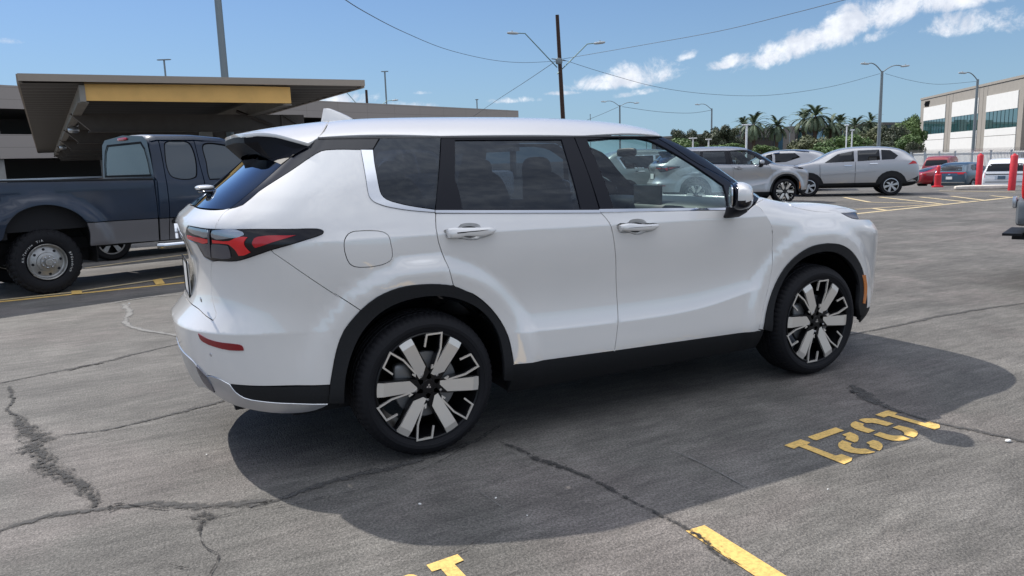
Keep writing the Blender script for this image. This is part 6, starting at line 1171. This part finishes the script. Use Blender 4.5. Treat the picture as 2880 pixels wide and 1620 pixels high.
def low_car(loc, rz, pm, label, st=SUV_ST, group=None):
    c = loft_car('parked_car', label, 'car', loc, rz, st, [(0, .93), (2.7, .93)], pm, side=WIN, rear=[('rear_window', [(-.60, 1.17), (.60, 1.17), (.50, 1.45), (-.50, 1.45)], 'car_glass')], front=[('windscreen', [(-.66, 1.16), (.66, 1.16), (.50, 1.52), (-.50, 1.52)], 'blue_glass')], r=.35, group=group)
    return c
def copy_tree(o, parent=None):
    c = o.copy(); COL.objects.link(c); c.parent = parent if parent is not None else None
    for ch in o.children: copy_tree(ch, c)
    return c
gcars = {k: None for k in ('light_silver', 'slate', 'plain_white')}
def on_roof(px, pm, k, label):
    # cars on the top deck stand just behind the parapet
    d, h = hd(px, 330); n = GN; t = ((GA-CAM).dot(n)+3.2+1.0)/d.dot(n); p = CAM+d*t; p.z = 8.05
    if gcars[pm] is None: c = gcars[pm] = low_car(p, 0, pm, label, group='cars on the roof of the car park')
    else: c = copy_tree(gcars[pm]); c['label'] = label
    c.location = p; c.rotation_euler = (0, 0, GR+(R(90) if k else R(-90)))
for px, pm, k, lb in ((872, 'light_silver', 1, 'pale car roof, first from the left above the car park parapet'), (918, 'slate', 0, 'dark car roof, second from the left above the car park parapet'), (1012, 'light_silver', 0, 'pale car roof behind the small brown lamp pole on the car park'), (1078, 'light_silver', 1, 'pale car roof beside the tall thin mast on the car park'), (1166, 'slate', 1, 'low dark car roof left of the white-windowed SUV on the car park'),
                       (1207, 'plain_white', 0, 'white SUV on the car park roof with a bright windscreen'), (1254, 'slate', 0, 'dark SUV on the car park roof, right beside the white one'), (1301, 'light_silver', 1, 'low pale car roof, rightmost on the car park')):
    on_roof(px, pm, k, lb)
for px, D, lb in ((58, 92, 'white car inside the upper open deck of the car park'), (-10, 90, 'white car inside the open deck at the left edge')):
    p = at(px, 400, D); c = copy_tree(gcars['plain_white']); c.location = (p.x, p.y, 3.7); c.rotation_euler = (0, 0, GR+R(-90)); c['label'] = lb; c['group'] = 'cars inside the car park'
# ------------------------------------------------------------------ white and grey office building on the right
M['white_wall'] = mat('white_stucco', (.70, .69, .66), .9, var=(1.2, .03, .1)); M['taupe'] = mat('taupe_concrete', (.30, .275, .24), .85, var=(1., .05, 0)); M['teal_glass'] = mat('teal_window', (.03, .085, .085), .03, coat=1., spec=1.)
def office():
    a = at(2590, 296, 160); b = at(2868, 251, 122.5); d = Vector((b.x-a.x, b.y-a.y, 0)); Lg = d.length; rz = math.atan2(d.y, d.x); k = Lg/(2868-2590)
    T = empty('office_building', (a.x, a.y, 0), rz, 'white and taupe office building with teal windows and a black street number', 'building')
    def sx(px):                          # image column -> distance along the wall
        r, h = hd(px, 350); n = Vector((-d.y, d.x, 0)).normalized(); t = (a-CAM).dot(n)/r.dot(n); return (CAM+r*t-a).dot(d.normalized())
    F = lambda x: sx(1800+x*.41925)
    q = MB(); q.box(0, F(2562), .0, 14, -1.2, 10.55); o = q.build('frame', M['taupe'], T, smooth=False); q = MB(); q.box(-.1, F(2562)+.1, -.12, 14, 10.25, 10.60); q.build('parapet', M['taupe'], T, smooth=False)
    q = MB(); q.box(F(2563), F(2563)+30, 4, 14, -1.2, 11.2); q.build('side_block', M['taupe'], T, smooth=False)
    for x0, x1 in ((1902, 2046), (2090, 2264), (2318, 2528)):
        a0, a1 = F(x0), F(x1); q = MB(); q.box(a0, a1, -.10, -.005, 6.45, 8.75); q.box(a0, a1, -.10, -.005, .55, 2.95); q.box(a0, a1, -.10, -.005, 3.02, 4.0); q.build('wall_panel', M['white_wall'], T, smooth=False)
        w = MB(); w.box(a0, a1, -.03, -.008, 4.0, 6.45); w = w.build('window', M['teal_glass'], T, smooth=False)
        m = MB(); n = 8
        for i in range(1, n): x = a0+(a1-a0)*i/n; m.box(x-.03, x+.03, -.06, -.031, 4.0, 6.45)
        m.build('mullion', M['silver_trim'] if 0 else M['clad'], w, smooth=False)
        m = MB(); m.box(a0, a1, -.03, -.008, -1.2, .5); m.build('ground_window', M['car_glass'], T, smooth=False)
    for x0 in (2046, 2090, 2264, 2318, 2067, 2291): q = MB(); q.box(F(x0)-.04, F(x0)+.04, -.012, 0, -1.2, 10.2); q.build('joint', M['garage_dark'], T, smooth=False)
    cu = bpy.data.curves.new('street_number', 'FONT'); cu.body = '4107'; cu.size = 1.25; cu.extrude = .06; cu.space_character = .92; cu.shear = .15; cu.offset = .03; f = bpy.data.objects.new('street_number', cu); COL.objects.link(f)
    bpy.context.view_layer.update(); me = bpy.data.meshes.new_from_object(f.evaluated_get(bpy.context.evaluated_depsgraph_get())); bpy.data.objects.remove(f); o = bpy.data.objects.new('street_number', me); link(o, T); me.materials.append(M['gap'])
    o.location = (F(1905), -.1, 8.95); o.rotation_euler = (R(90), 0, 0)
    return T
office()
# ------------------------------------------------------------------ dark glass building behind the palms
def glassblock():
    a = at(1870, 420, 215); b = at(2480, 395, 175); d = Vector((b.x-a.x, b.y-a.y, 0)); Lg = d.length; rz = math.atan2(d.y, d.x)
    T = empty('office_building', (a.x, a.y, 0), rz, 'long low office building of dark teal glass behind the palms', 'building'); H = 6.6
    q = MB(); q.box(0, Lg, 0, 20, -1.5, H); q.build('wall', M['gloss_black'], T, smooth=False); q = MB(); q.box(-.5, Lg+.5, -.6, 20, H, H+.5); q.build('roof_edge', M['garage_dark'], T, smooth=False)
    M['sky_glass'] = mat('sky_glass', (.10, .22, .30), .03, coat=1., spec=1.2); x = Lg*.34; i = 0
    while x < Lg-4:
        w = (5.2, 3.0, 6.5, 2.2)[i % 4]; q = MB(); q.box(x, x+w, -.05, -.01, 2.1, H-.5); q.build('window', M['sky_glass' if i % 2 == 0 else 'teal_glass'], T, smooth=False); q = MB(); q.box(x, x+w, -.05, -.01, -1, 1.7); q.build('window', M['teal_glass'], T, smooth=False); x += w+(1.2, 3.2)[i % 2]; i += 1
    for px in (2105, 2162, 2228):
        d_, h = hd(px, 400); n = Vector((-d.y, d.x, 0)).normalized(); t = (a-CAM).dot(n)/d_.dot(n); s = (CAM+d_*t-a).dot(d.normalized()); q = MB(); q.box(s-1.6, s+1.6, -1.2, -.06, -1.5, H+.9); q.build('pier', M['garage_dark'], T, smooth=False)
glassblock()
def low_building():
    a = at(1845, 412, 180); T = empty('building', (a.x, a.y, 0), R(-30), 'low brown flat-roofed building behind the bushes near the silver SUV', 'building')
    q = MB(); q.box(0, 26, 0, 8, -1.2, 5.2); q.build('wall', mat('dark_brown_wall', (.05, .042, .036), .9), T, smooth=False); q = MB(); q.box(-.4, 26.4, -.4, 8, 5.2, 5.7); q.build('roof', M['garage_dark'], T, smooth=False); q = MB(); q.box(16, 18.5, 2, 4, 5.7, 7); q.build('roof_unit', M['white_wall'], T, smooth=False)
low_building()
# ------------------------------------------------------------------ spiked steel fence and low wall
def fence():
    a = at(2560, 440, 72); b = at(2905, 430, 58); d = Vector((b.x-a.x, b.y-a.y, 0)); Lg = d.length; T = empty('steel_fence', (a.x, a.y, -1.05), math.atan2(d.y, d.x), 'grey steel fence with outward curved spikes behind the lower row of cars', 'fence')
    q = MB(); n = int(Lg/.16)
    for i in range(n): x = i*.16; q.box(x, x+.03, 0, .03, 0, 2.15); q.add([(x, 0, 2.15), (x+.03, 0, 2.15), (x+.03, -.16, 2.45), (x, -.16, 2.45), (x, .03, 2.15), (x+.03, .03, 2.15)], [(0, 1, 2, 3), (4, 3, 2, 5)])
    q.build('pickets', M['silver_trim'], T, smooth=False); q = MB()
    for z in (.25, 1.15, 2.0): q.box(0, Lg, .04, .08, z, z+.05)
    q.build('rails', M['silver_trim'], T, smooth=False)
    for i in range(8): q = MB(); q.box(i*Lg/7-.04, i*Lg/7+.04, .0, .1, 0, 2.3); q.build('post', M['silver_trim'], T, smooth=False)
    a = at(2570, 440, 84); b = at(2960, 430, 68); d = Vector((b.x-a.x, b.y-a.y, 0)); T = empty('boundary_wall', (a.x, a.y, -1.05), math.atan2(d.y, d.x), 'long white low wall behind the spiked fence', 'wall'); q = MB(); q.box(0, d.length*.8, 0, .3, 0, 2.05); q.build('wall', M['white_wall'], T, smooth=False); q = MB(); q.box(0, d.length, -.05, .35, 2.05, 2.15); q.build('coping', M['white_wall'], T, smooth=False)
fence()
# ------------------------------------------------------------------ bollards, kerb block
M['bollard'] = mat('red_bollard', (.52, .018, .03), .5, var=(9, .12, .1)); M['block'] = mat('pale_concrete_block', (.62, .57, .50), .9, var=(6, .15, .3))
def bollard(px, py, h, r, lean, label, thin=False):
    p = gp(px, py); T = empty('bollard', p, 0, label, 'bollard', 'red steel bollards at the edge of the lot'); T.rotation_euler = (0, lean, 0); q = MB()
    if thin: q.lathe([(0, 0), (.20, 0), (.20, .04), (.12, .06), (.12, .46), (.10, .48), (.055, .49), (.075, h-.04), (.05, h), (0, h+.03)], 24, 'Z')
    else: q.lathe([(0, 0), (r, 0), (r, h-.03), (r*.8, h), (r*.35, h+.02), (r*.3, h+.05), (0, h+.06)], 24, 'Z')
    q.build('post', M['bollard'], T, ang=40); return T
bollard(*KK(1280, 1060), 1.19, .105, R(1), 'tall red bollard standing on the pale concrete block'); bollard(*KK(1603, 1088), 1.17, .11, R(1.5), 'tall red bollard farthest right, near the white pickup at the edge'); bollard(*KK(885, 1056),   .80, .1, 0, 'thin red post in a thick red ribbed base', True)
p = gp(*KK(1325, 1082)); q = MB(); q.rbox((0, 0, .07), (1.75, .32, .16), 5, 5); o = q.build('concrete_block', M['block']); o.location = p+Vector((.25, .18, 0)); o.rotation_euler = (0, 0, R(-42)); tag(o, 'pale rough concrete block at the foot of the middle red bollard', 'block')
# ------------------------------------------------------------------ poles, lamps and wires
M['galv'] = mat('galvanised_steel', (.20, .23, .24), .5, metal=.4); M['wood'] = mat('dark_pole_wood', (.045, .022, .014), .85, var=(8, .3, .2)); M['lampgrey'] = mat('lamp_grey', (.42, .44, .44), .5, metal=.2); M['wire'] = mat('wire', (.05, .055, .06), .6); M['green_steel'] = mat('green_grey_arm', (.12, .19, .17), .5, metal=.3)
def vpole(px, pytop, D, r, label, name='lamp_post', mt='galv', arms=(), cat='lamp post', rb=None, group=None, lean=0, head=True, basez=-1.1):
    p = at(px, pytop, D); h = p.z-basez; T = empty(name, (p.x, p.y, basez), 0, label, cat, group); q = MB(); rb = rb or r*1.35
    q.tube([(lean, 0, 0), (lean*.5, 0, h*.5), (0, 0, h)], [rb, (rb+r)/2, r], 10); q.build('pole', M[mt], T, ang=60)
    for (ax, ay, mode, bz) in arms:      # tip pixel and start height as image row
        d, hh = hd(ax, ay); t = (Vector((p.x, p.y, 0))-CAM).dot(Vector((_f.x, _f.y, 0)))/d.dot(Vector((_f.x, _f.y, 0))); tip = CAM+d*t-Vector((p.x, p.y, basez)); s = at(px, bz, D)-Vector((p.x, p.y, basez)); out = Vector((tip.x-s.x, tip.y-s.y, 0)); L_ = out.length; o_ = out.normalized(); q = MB()
        if mode == 'curve': pts = [s+(tip-s)*t_+Vector((0, 0, (tip.z-s.z)*.0))+Vector((0, 0, 1))*((tip.z-s.z)*(math.sin(t_*math.pi/2)-t_)+.10*L_*math.sin(t_*math.pi)) for t_ in [k/10 for k in range(11)]]
        else: pts = [s, tip-o_*L_*.22+Vector((0, 0, -.05)), tip]
        q.tube(pts, r*.42 if mode == 'curve' else r*.3, 6); a_ = q.build('arm', M['green_steel' if mode != 'curve' else mt], T, ang=60)
        if head:
            q = MB(); q.rbox((0, 0, 0), (.85, .34, .17), 3, 3, tap=lambda v: (1, 1-.4*max(0, -v.x), 1)); q.tube([(.05, 0, .05), (.05, 0, .17)], .05, 6); hb = q.build('lamp_head', M['lampgrey'], T); hb.location = tip+o_*.25; hb.rotation_euler = (0, -.08, math.atan2(o_.y, o_.x))
    return p
vpole(589, -260, 30, .115, 'thick grey steel pole rising behind the canopy and out of the top of the picture', 'steel_pole', cat='pole', rb=.15)
P1 = vpole(1567, 42, 56, .13, 'tall dark wooden pole with two lamp arms, behind the roof of the white SUV', 'utility_pole', 'wood', [(1452, 93, 's', 190), (1676, 121, 's', 208)], 'utility pole', rb=.19, lean=.55)
q = MB(); b_ = at(1572, 172, 56)
q.rbox((0, 0, 0), (.5, .3, .45), 4, 3); q.tube([(-.6, 0, .15), (.55, 0, .05)], .04, 6); o = q.build('pole_bracket', M['galv']); o.parent = [k for k in bpy.data.objects if k.name.startswith('utility_pole')][0]; o.location = b_-Vector(o.parent.location)
vpole(1030, 253, 104, .16, 'small dark wooden pole with two lamp arms, in front of the car park', 'utility_pole', 'wood', [(960, 259, 's', 322), (1106, 282, 's', 326)], 'utility pole')
vpole(2481, 200, 83, .12, 'double-armed street lamp between the palms and the white office building', arms=[(2440, 179, 'curve', 204), (2538, 186, 'curve', 204)], rb=.2)
vpole(1743, 296, 122, .12, 'double-armed street lamp just above the front of the white SUV roof', arms=[(1702, 286, 'curve', 300), (1786, 290, 'curve', 300)])
vpole(2002, 305, 128, .12, 'single-armed street lamp left of the palms', arms=[(1966, 294, 'curve', 309)])
vpole(2750, 223, 95, .12, 'single-armed street lamp in front of the white office building', arms=[(2714, 205, 'curve', 227)], rb=.18)
def tmast(px, py, D, label, w=.5, mt='lampgrey', r=.07, name='mast_light', cat='mast light', basez=-1.1):
    p = at(px, py, D); T = empty(name, (p.x, p.y, basez), R(-30), label, cat); q = MB(); h = p.z-basez; q.tube([(0, 0, 0), (0, 0, h)], r, 8); q.build('pole', M[mt], T, ang=60); q = MB(); q.rbox((0, 0, h), (w, .3, .12), 6, 3); q.build('lamp_head', M[mt], T)
tmast(461, 168, 95, 'thin mast light rising above the left part of the canopy', 1.6, 'galv', .10); tmast(1082, 201, 108, 'thin tall mast light above the car park roof', 1.0, 'galv', .11); tmast(887, 275, 108, 'short thin mast at the right end of the canopy', .3, 'galv', .06); tmast(1341, 280, 118, 'short thin mast near the right end of the car park roof', .5, 'galv', .09)
tmast(1660, 322, 160, 'very thin far mast left of the double street lamp', .2, 'galv', .07); tmast(1818, 362, 170, 'very thin far mast right of the double street lamp', .2, 'galv', .07)
tmast(2100, 351, 78, 'white mast light, tallest, in front of the left palms', .9, 'plain_white', .10); tmast(1949, 389, 78, 'short white mast light with a flat head, left of the street lamp', .8, 'white_wall', .08); tmast(1993, 392, 80, 'short white mast light touching the single street lamp', .6, 'white_wall', .08); tmast(2382, 352, 84, 'slim white mast light between the right palms, taller one', .4, 'plain_white', .07); tmast(2397, 366, 84, 'slim white mast light between the right palms, shorter one', .4, 'plain_white', .07)
tmast(2222, 350, 150, 'thin grey mast among the palms', .2, 'galv', .07)
def wire(pts, r, label):
    q = MB(); P = [at(*p) for p in pts]; out = []
    for i in range(len(P)-1):
        p0, p1, p2, p3 = P[max(i-1, 0)], P[i], P[i+1], P[min(i+2, len(P)-1)]
        for k in range(8):
            t = k/8; out.append(.5*((2*p1)+(p2-p0)*t+(2*p0-5*p1+4*p2-p3)*t*t+(3*p1-p0-3*p2+p3)*t**3))
    out.append(P[-1]); q.tube(out, r, 5); tag(q.build('overhead_wire', M['wire'], ang=80), label, 'wire')
wire([(930, -30, 20), (1020, 30, 24), (1140, 92, 32), (1260, 140, 41), (1380, 168, 49), (1470, 176, 53), (1562, 172, 56)], .013, 'wire sagging from the top edge down to the wooden pole from the left')
wire([(1560, 174, 56), (1480, 228, 66), (1400, 280, 80), (1320, 335, 100)], .02, 'wire running down left from the wooden pole to behind the white SUV roof')
wire([(1582, 166, 56), (1800, 128, 50), (2020, 88, 44), (2220, 40, 38), (2450, -20, 32)], .014, 'twisted wire rising right from the wooden pole to the top edge')
wire([(1584, 168, 56), (1700, 205, 61), (1850, 245, 66), (2000, 265, 71), (2160, 268, 76), (2330, 245, 80), (2475, 207, 83)], .016, 'wire sagging from the wooden pole to the double street lamp by the office')
wire([(2490, 207, 83), (2560, 226, 86), (2640, 237, 90), (2745, 229, 95)], .016, 'wire from the double street lamp to the single lamp by the office')
wire([(1738, 301, 122), (1690, 322, 128), (1630, 346, 135)], .03, 'wire from the far double street lamp down to the white SUV roof'); wire([(1750, 300, 122), (1850, 314, 124), (1940, 318, 126), (2000, 310, 128)], .028, 'wire between the far double lamp and the single lamp')
# ------------------------------------------------------------------ trees
def leafmat(name, c1, c2, rough=.6):
    m = bpy.data.materials.new(name); m.use_nodes = True; t = m.node_tree; N, L = t.nodes, t.links; b = N['Principled BSDF']; tc = N.new('ShaderNodeTexCoord'); n = N.new('ShaderNodeTexNoise'); n.inputs['Scale'].default_value = .9; n.inputs['Detail'].default_value = 5; L.new(tc.outputs['Object'], n.inputs[0])
    r = N.new('ShaderNodeValToRGB'); L.new(n.outputs[0], r.inputs[0]); e = r.color_ramp.elements; e[0].position = .35; e[0].color = (*c1, 1); e[1].position = .65; e[1].color = (*c2, 1); L.new(r.outputs[0], b.inputs['Base Color']); b.inputs['Roughness'].default_value = rough
    b.inputs['Transmission Weight'].default_value = 0; return m
M['leaf_dark'] = leafmat('dark_foliage', (.035, .048, .024), (.080, .095, .048)); M['leaf_green'] = leafmat('green_foliage', (.055, .105, .025), (.13, .20, .055)); M['leaf_olive'] = leafmat('olive_foliage', (.060, .075, .030), (.14, .15, .065)); M['palm'] = leafmat('palm_frond', (.045, .072, .036), (.105, .145, .075)); M['bark'] = mat('bark', (.11, .085, .06), .9, var=(9, .25, .3)); M['palm_bark'] = mat('palm_bark', (.09, .06, .04), .95, var=(14, .3, .4))
def crown_mesh(seed, n=4200, lobes=22, size=.075):
    rnd = random.Random(seed); L_ = []
    for i in range(lobes):
        a = rnd.uniform(0, 6.28); rr = rnd.uniform(.15, .85); z = rnd.uniform(-.55, .75)*(1-rr*.4); L_.append((rr*math.cos(a), rr*math.sin(a), z, rnd.uniform(.22, .42)))
    q = MB(); vs = []; fs = []
    for i in range(n):
        l = rnd.choice(L_); u = Vector((rnd.gauss(0, 1), rnd.gauss(0, 1), rnd.gauss(0, 1))).normalized(); rad = l[3]*rnd.uniform(.6, 1.08)**.7; c = Vector(l[:3])+u*rad; a = Vector((rnd.gauss(0, 1), rnd.gauss(0, 1), rnd.gauss(0, 1))).normalized(); b = (u+a*.5).cross(a); b = b.normalized() if b.length > 0 else u; s = size*rnd.uniform(.5, 1.3); k = len(vs)
        vs += [tuple(c+a*s), tuple(c+b*s*.55), tuple(c-a*s), tuple(c-b*s*.55)]; fs.append((k, k+1, k+2, k+3))
    q.add(vs, fs); return q
CR = [crown_mesh(s) for s in (1, 2, 3)]; CM = {}
def tree(px, pyt, wpx, hpx, D, mt, label, kind='tree', v=0, grp=None):
    """crown of the given width and height in photo pixels whose top is at (px, pyt)"""
    top = at(px, pyt, D); sc = D/(CAMF*2880); w = wpx*sc; h = hpx*sc; T = empty(kind, (top.x, top.y, -1.1), random.uniform(0, 6), label, 'tree' if kind == 'tree' else 'bush', grp)
    key = (v, mt)
    if key not in CM: o = CR[v].build('crown', M[mt], T, smooth=False); CM[key] = o.data
    else: o = link(bpy.data.objects.new('crown', CM[key]), T)
    o.scale = (w*.62, w*.62, h*.56); o.location = (0, 0, top.z+1.1-h*.5); z = top.z+1.1-h*.6; q = MB(); q.tube([(0, 0, 0), (.1, 0, z*.5), (0, .1, z)], [.28, .2, .12], 8)
    for k in range(5): a = k*1.3; q.tube([(0, 0, z*.6), (w*.12*math.cos(a), w*.12*math.sin(a), z*.9), (w*.3*math.cos(a), w*.3*math.sin(a), z+h*.35)], [.1, .07, .03], 5)
    q.build('trunk', M['bark'], T, ang=60)
FF = lambda x, y: (1800+x*.41925, 200+y*.41925)
for x, y, w, h, D, mt, lb, kd, v in ((265, 385, 95, 150, 96, 'leaf_dark', 'dark ragged tree, leftmost, just past the white SUV windscreen', 'tree', 0), (345, 392, 110, 150, 97, 'leaf_dark', 'dark tree second from the left, left of the single street lamp', 'tree', 1), (455, 402, 90, 140, 97, 'leaf_dark', 'dark tree behind the single street lamp', 'tree', 2), (565, 358, 150, 180, 96, 'leaf_dark', 'tallest dark tree, right of the single street lamp', 'tree', 0), (655, 440, 90, 110, 98, 'leaf_dark', 'small dark tree in front of the glass building left end', 'tree', 1),
        (275, 448, 170, 120, 88, 'leaf_green', 'bright green bush below the leftmost dark trees', 'bush', 1), (580, 486, 210, 80, 88, 'leaf_green', 'low bright green bush above the roof of the right-facing silver SUV', 'bush', 2), (840, 492, 130, 70, 89, 'leaf_green', 'low green bush in front of the glass building', 'bush', 0),
        (1130, 432, 190, 160, 98, 'leaf_olive', 'olive brown tree under the two tallest palms', 'tree', 2), (1060, 480, 120, 110, 96, 'leaf_olive', 'olive bush left of the two tallest palms', 'bush', 0), (1250, 450, 140, 140, 95, 'leaf_olive', 'olive tree between the tallest palms and the bright green tree', 'tree', 1), (1340, 425, 210, 170, 92, 'leaf_green', 'bright green spreading tree behind the left-facing silver SUV', 'tree', 0), (1260, 505, 200, 80, 86, 'leaf_green', 'low green bush behind the windscreen of the left-facing silver SUV', 'bush', 2),
        (1475, 430, 140, 150, 96, 'leaf_green', 'mid green tree below the right palms', 'tree', 1), (1560, 385, 150, 190, 104, 'leaf_olive', 'olive tree left of the tall double street lamp', 'tree', 2), (1655, 350, 130, 210, 104, 'leaf_dark', 'dark tree right of the tall double street lamp', 'tree', 0), (1730, 370, 130, 190, 102, 'leaf_dark', 'dark tree second from the office building', 'tree', 1), (1825, 300, 150, 230, 118, 'leaf_green', 'tall bright green tree touching the white office building', 'tree', 2), (1790, 420, 150, 150, 100, 'leaf_green', 'green tree in front of the tall one by the office building', 'tree', 0), (1850, 470, 90, 120, 98, 'leaf_dark', 'dark bush at the foot of the white office building', 'bush', 1), (1600, 470, 160, 110, 94, 'leaf_dark', 'dark bush above the roof rack end of the left-facing silver SUV', 'bush', 0)):
    px, py = FF(x, y); tree(px, py, w*.41925, h*.41925, D, mt, lb, kd, v)
def palm_parts(seed):
    rnd = random.Random(seed); q = MB(); vs = []; fs = []
    for i in range(46):
        a = i*2.399+rnd.uniform(-.2, .2); e0 = R(rnd.uniform(-38, 82)); Lf = rnd.uniform(.85, 1.05); pts = []; el = e0; p = Vector((0, 0, 0)); 
        for k in range(9): pts.append(p.copy()); p = p+Vector((math.cos(a)*math.cos(el), math.sin(a)*math.cos(el), math.sin(el)))*Lf/8; el -= R(7+k*1.6)
        for k in range(1, 8):
            for s in (-1, 1):
                for j in range(3):
                    b = pts[k]+(pts[k+1]-pts[k])*(j/3); d = (pts[k+1]-pts[k]).normalized(); sd = Vector((-math.sin(a), math.cos(a), 0))*s; ln = .17*math.sin(math.pi*(k+j/3+.3)/8.6)**.6; tip = b+(sd*.75+d*.75+Vector((0, 0, -.22+.2*math.cos(el))))*ln; w_ = d*.028; m = len(vs)
                    vs += [tuple(b-w_), tuple(b+w_), tuple(tip)]; fs.append((m, m+1, m+2))
        for k in range(8):
            n = Vector((-math.sin(a), math.cos(a), 0))*.008; m = len(vs); vs += [tuple(pts[k]-n), tuple(pts[k]+n), tuple(pts[k+1]+n), tuple(pts[k+1]-n)]; fs.append((m, m+1, m+2, m+3))
    q.add(vs, fs); return q
PM = []
def palm(x, yc, wid, D, label, k=0):
    px, py = FF(x, yc); c = at(px, py, D); sc = D/(CAMF*2880)*.41925; rad = wid*sc/2*1.5; T = empty('palm_tree', (c.x, c.y, -1.1), k*1.1, label, 'palm tree', 'date palms along the far edge of the lot')
    if len(PM) <= k % 3: o = palm_parts(k+5).build('crown', M['palm'], T, smooth=False); PM.append(o.data)
    else: o = link(bpy.data.objects.new('crown', PM[k % 3]), T)
    o.scale = (rad, rad, rad); o.location = (0, 0, c.z+1.1); q = MB(); z = c.z+1.1; n = 14
    q.lathe([(0, 0)]+[((.30 if i % 2 else .26)-.004*i+(.10*max(0, i-9)/4), z*i/n) for i in range(n)]+[(.22, z), (0, z+.2)], 12, 'Z'); q.build('trunk', M['palm_bark'], T, ang=60)
for i, (x, y, w, D, lb) in enumerate(((695, 370, 120, 118, 'leftmost palm, partly hidden by its neighbour'), (765, 362, 165, 112, 'second palm from the left, behind the tall white mast light'), (918, 376, 150, 112, 'lone palm between the left pair and the tallest pair'), (1102, 330, 150, 116, 'left palm of the tallest pair'), (1178, 308, 170, 112, 'tallest palm, right one of the tallest pair'), (1282, 365, 150, 114, 'palm just right of the tallest pair'), (1342, 355, 120, 120, 'palm left of the two slim white mast lights'), (1442, 378, 140, 116, 'low palm right of the two slim white mast lights'), (1546, 345, 120, 118, 'rightmost palm, left of the tall double street lamp'))):
    palm(x, y, w, D, lb, i)
make_main((0, 0, 0), 0, 'white SUV parked side on in the middle of the lot, nearest car', 'white')
twin()
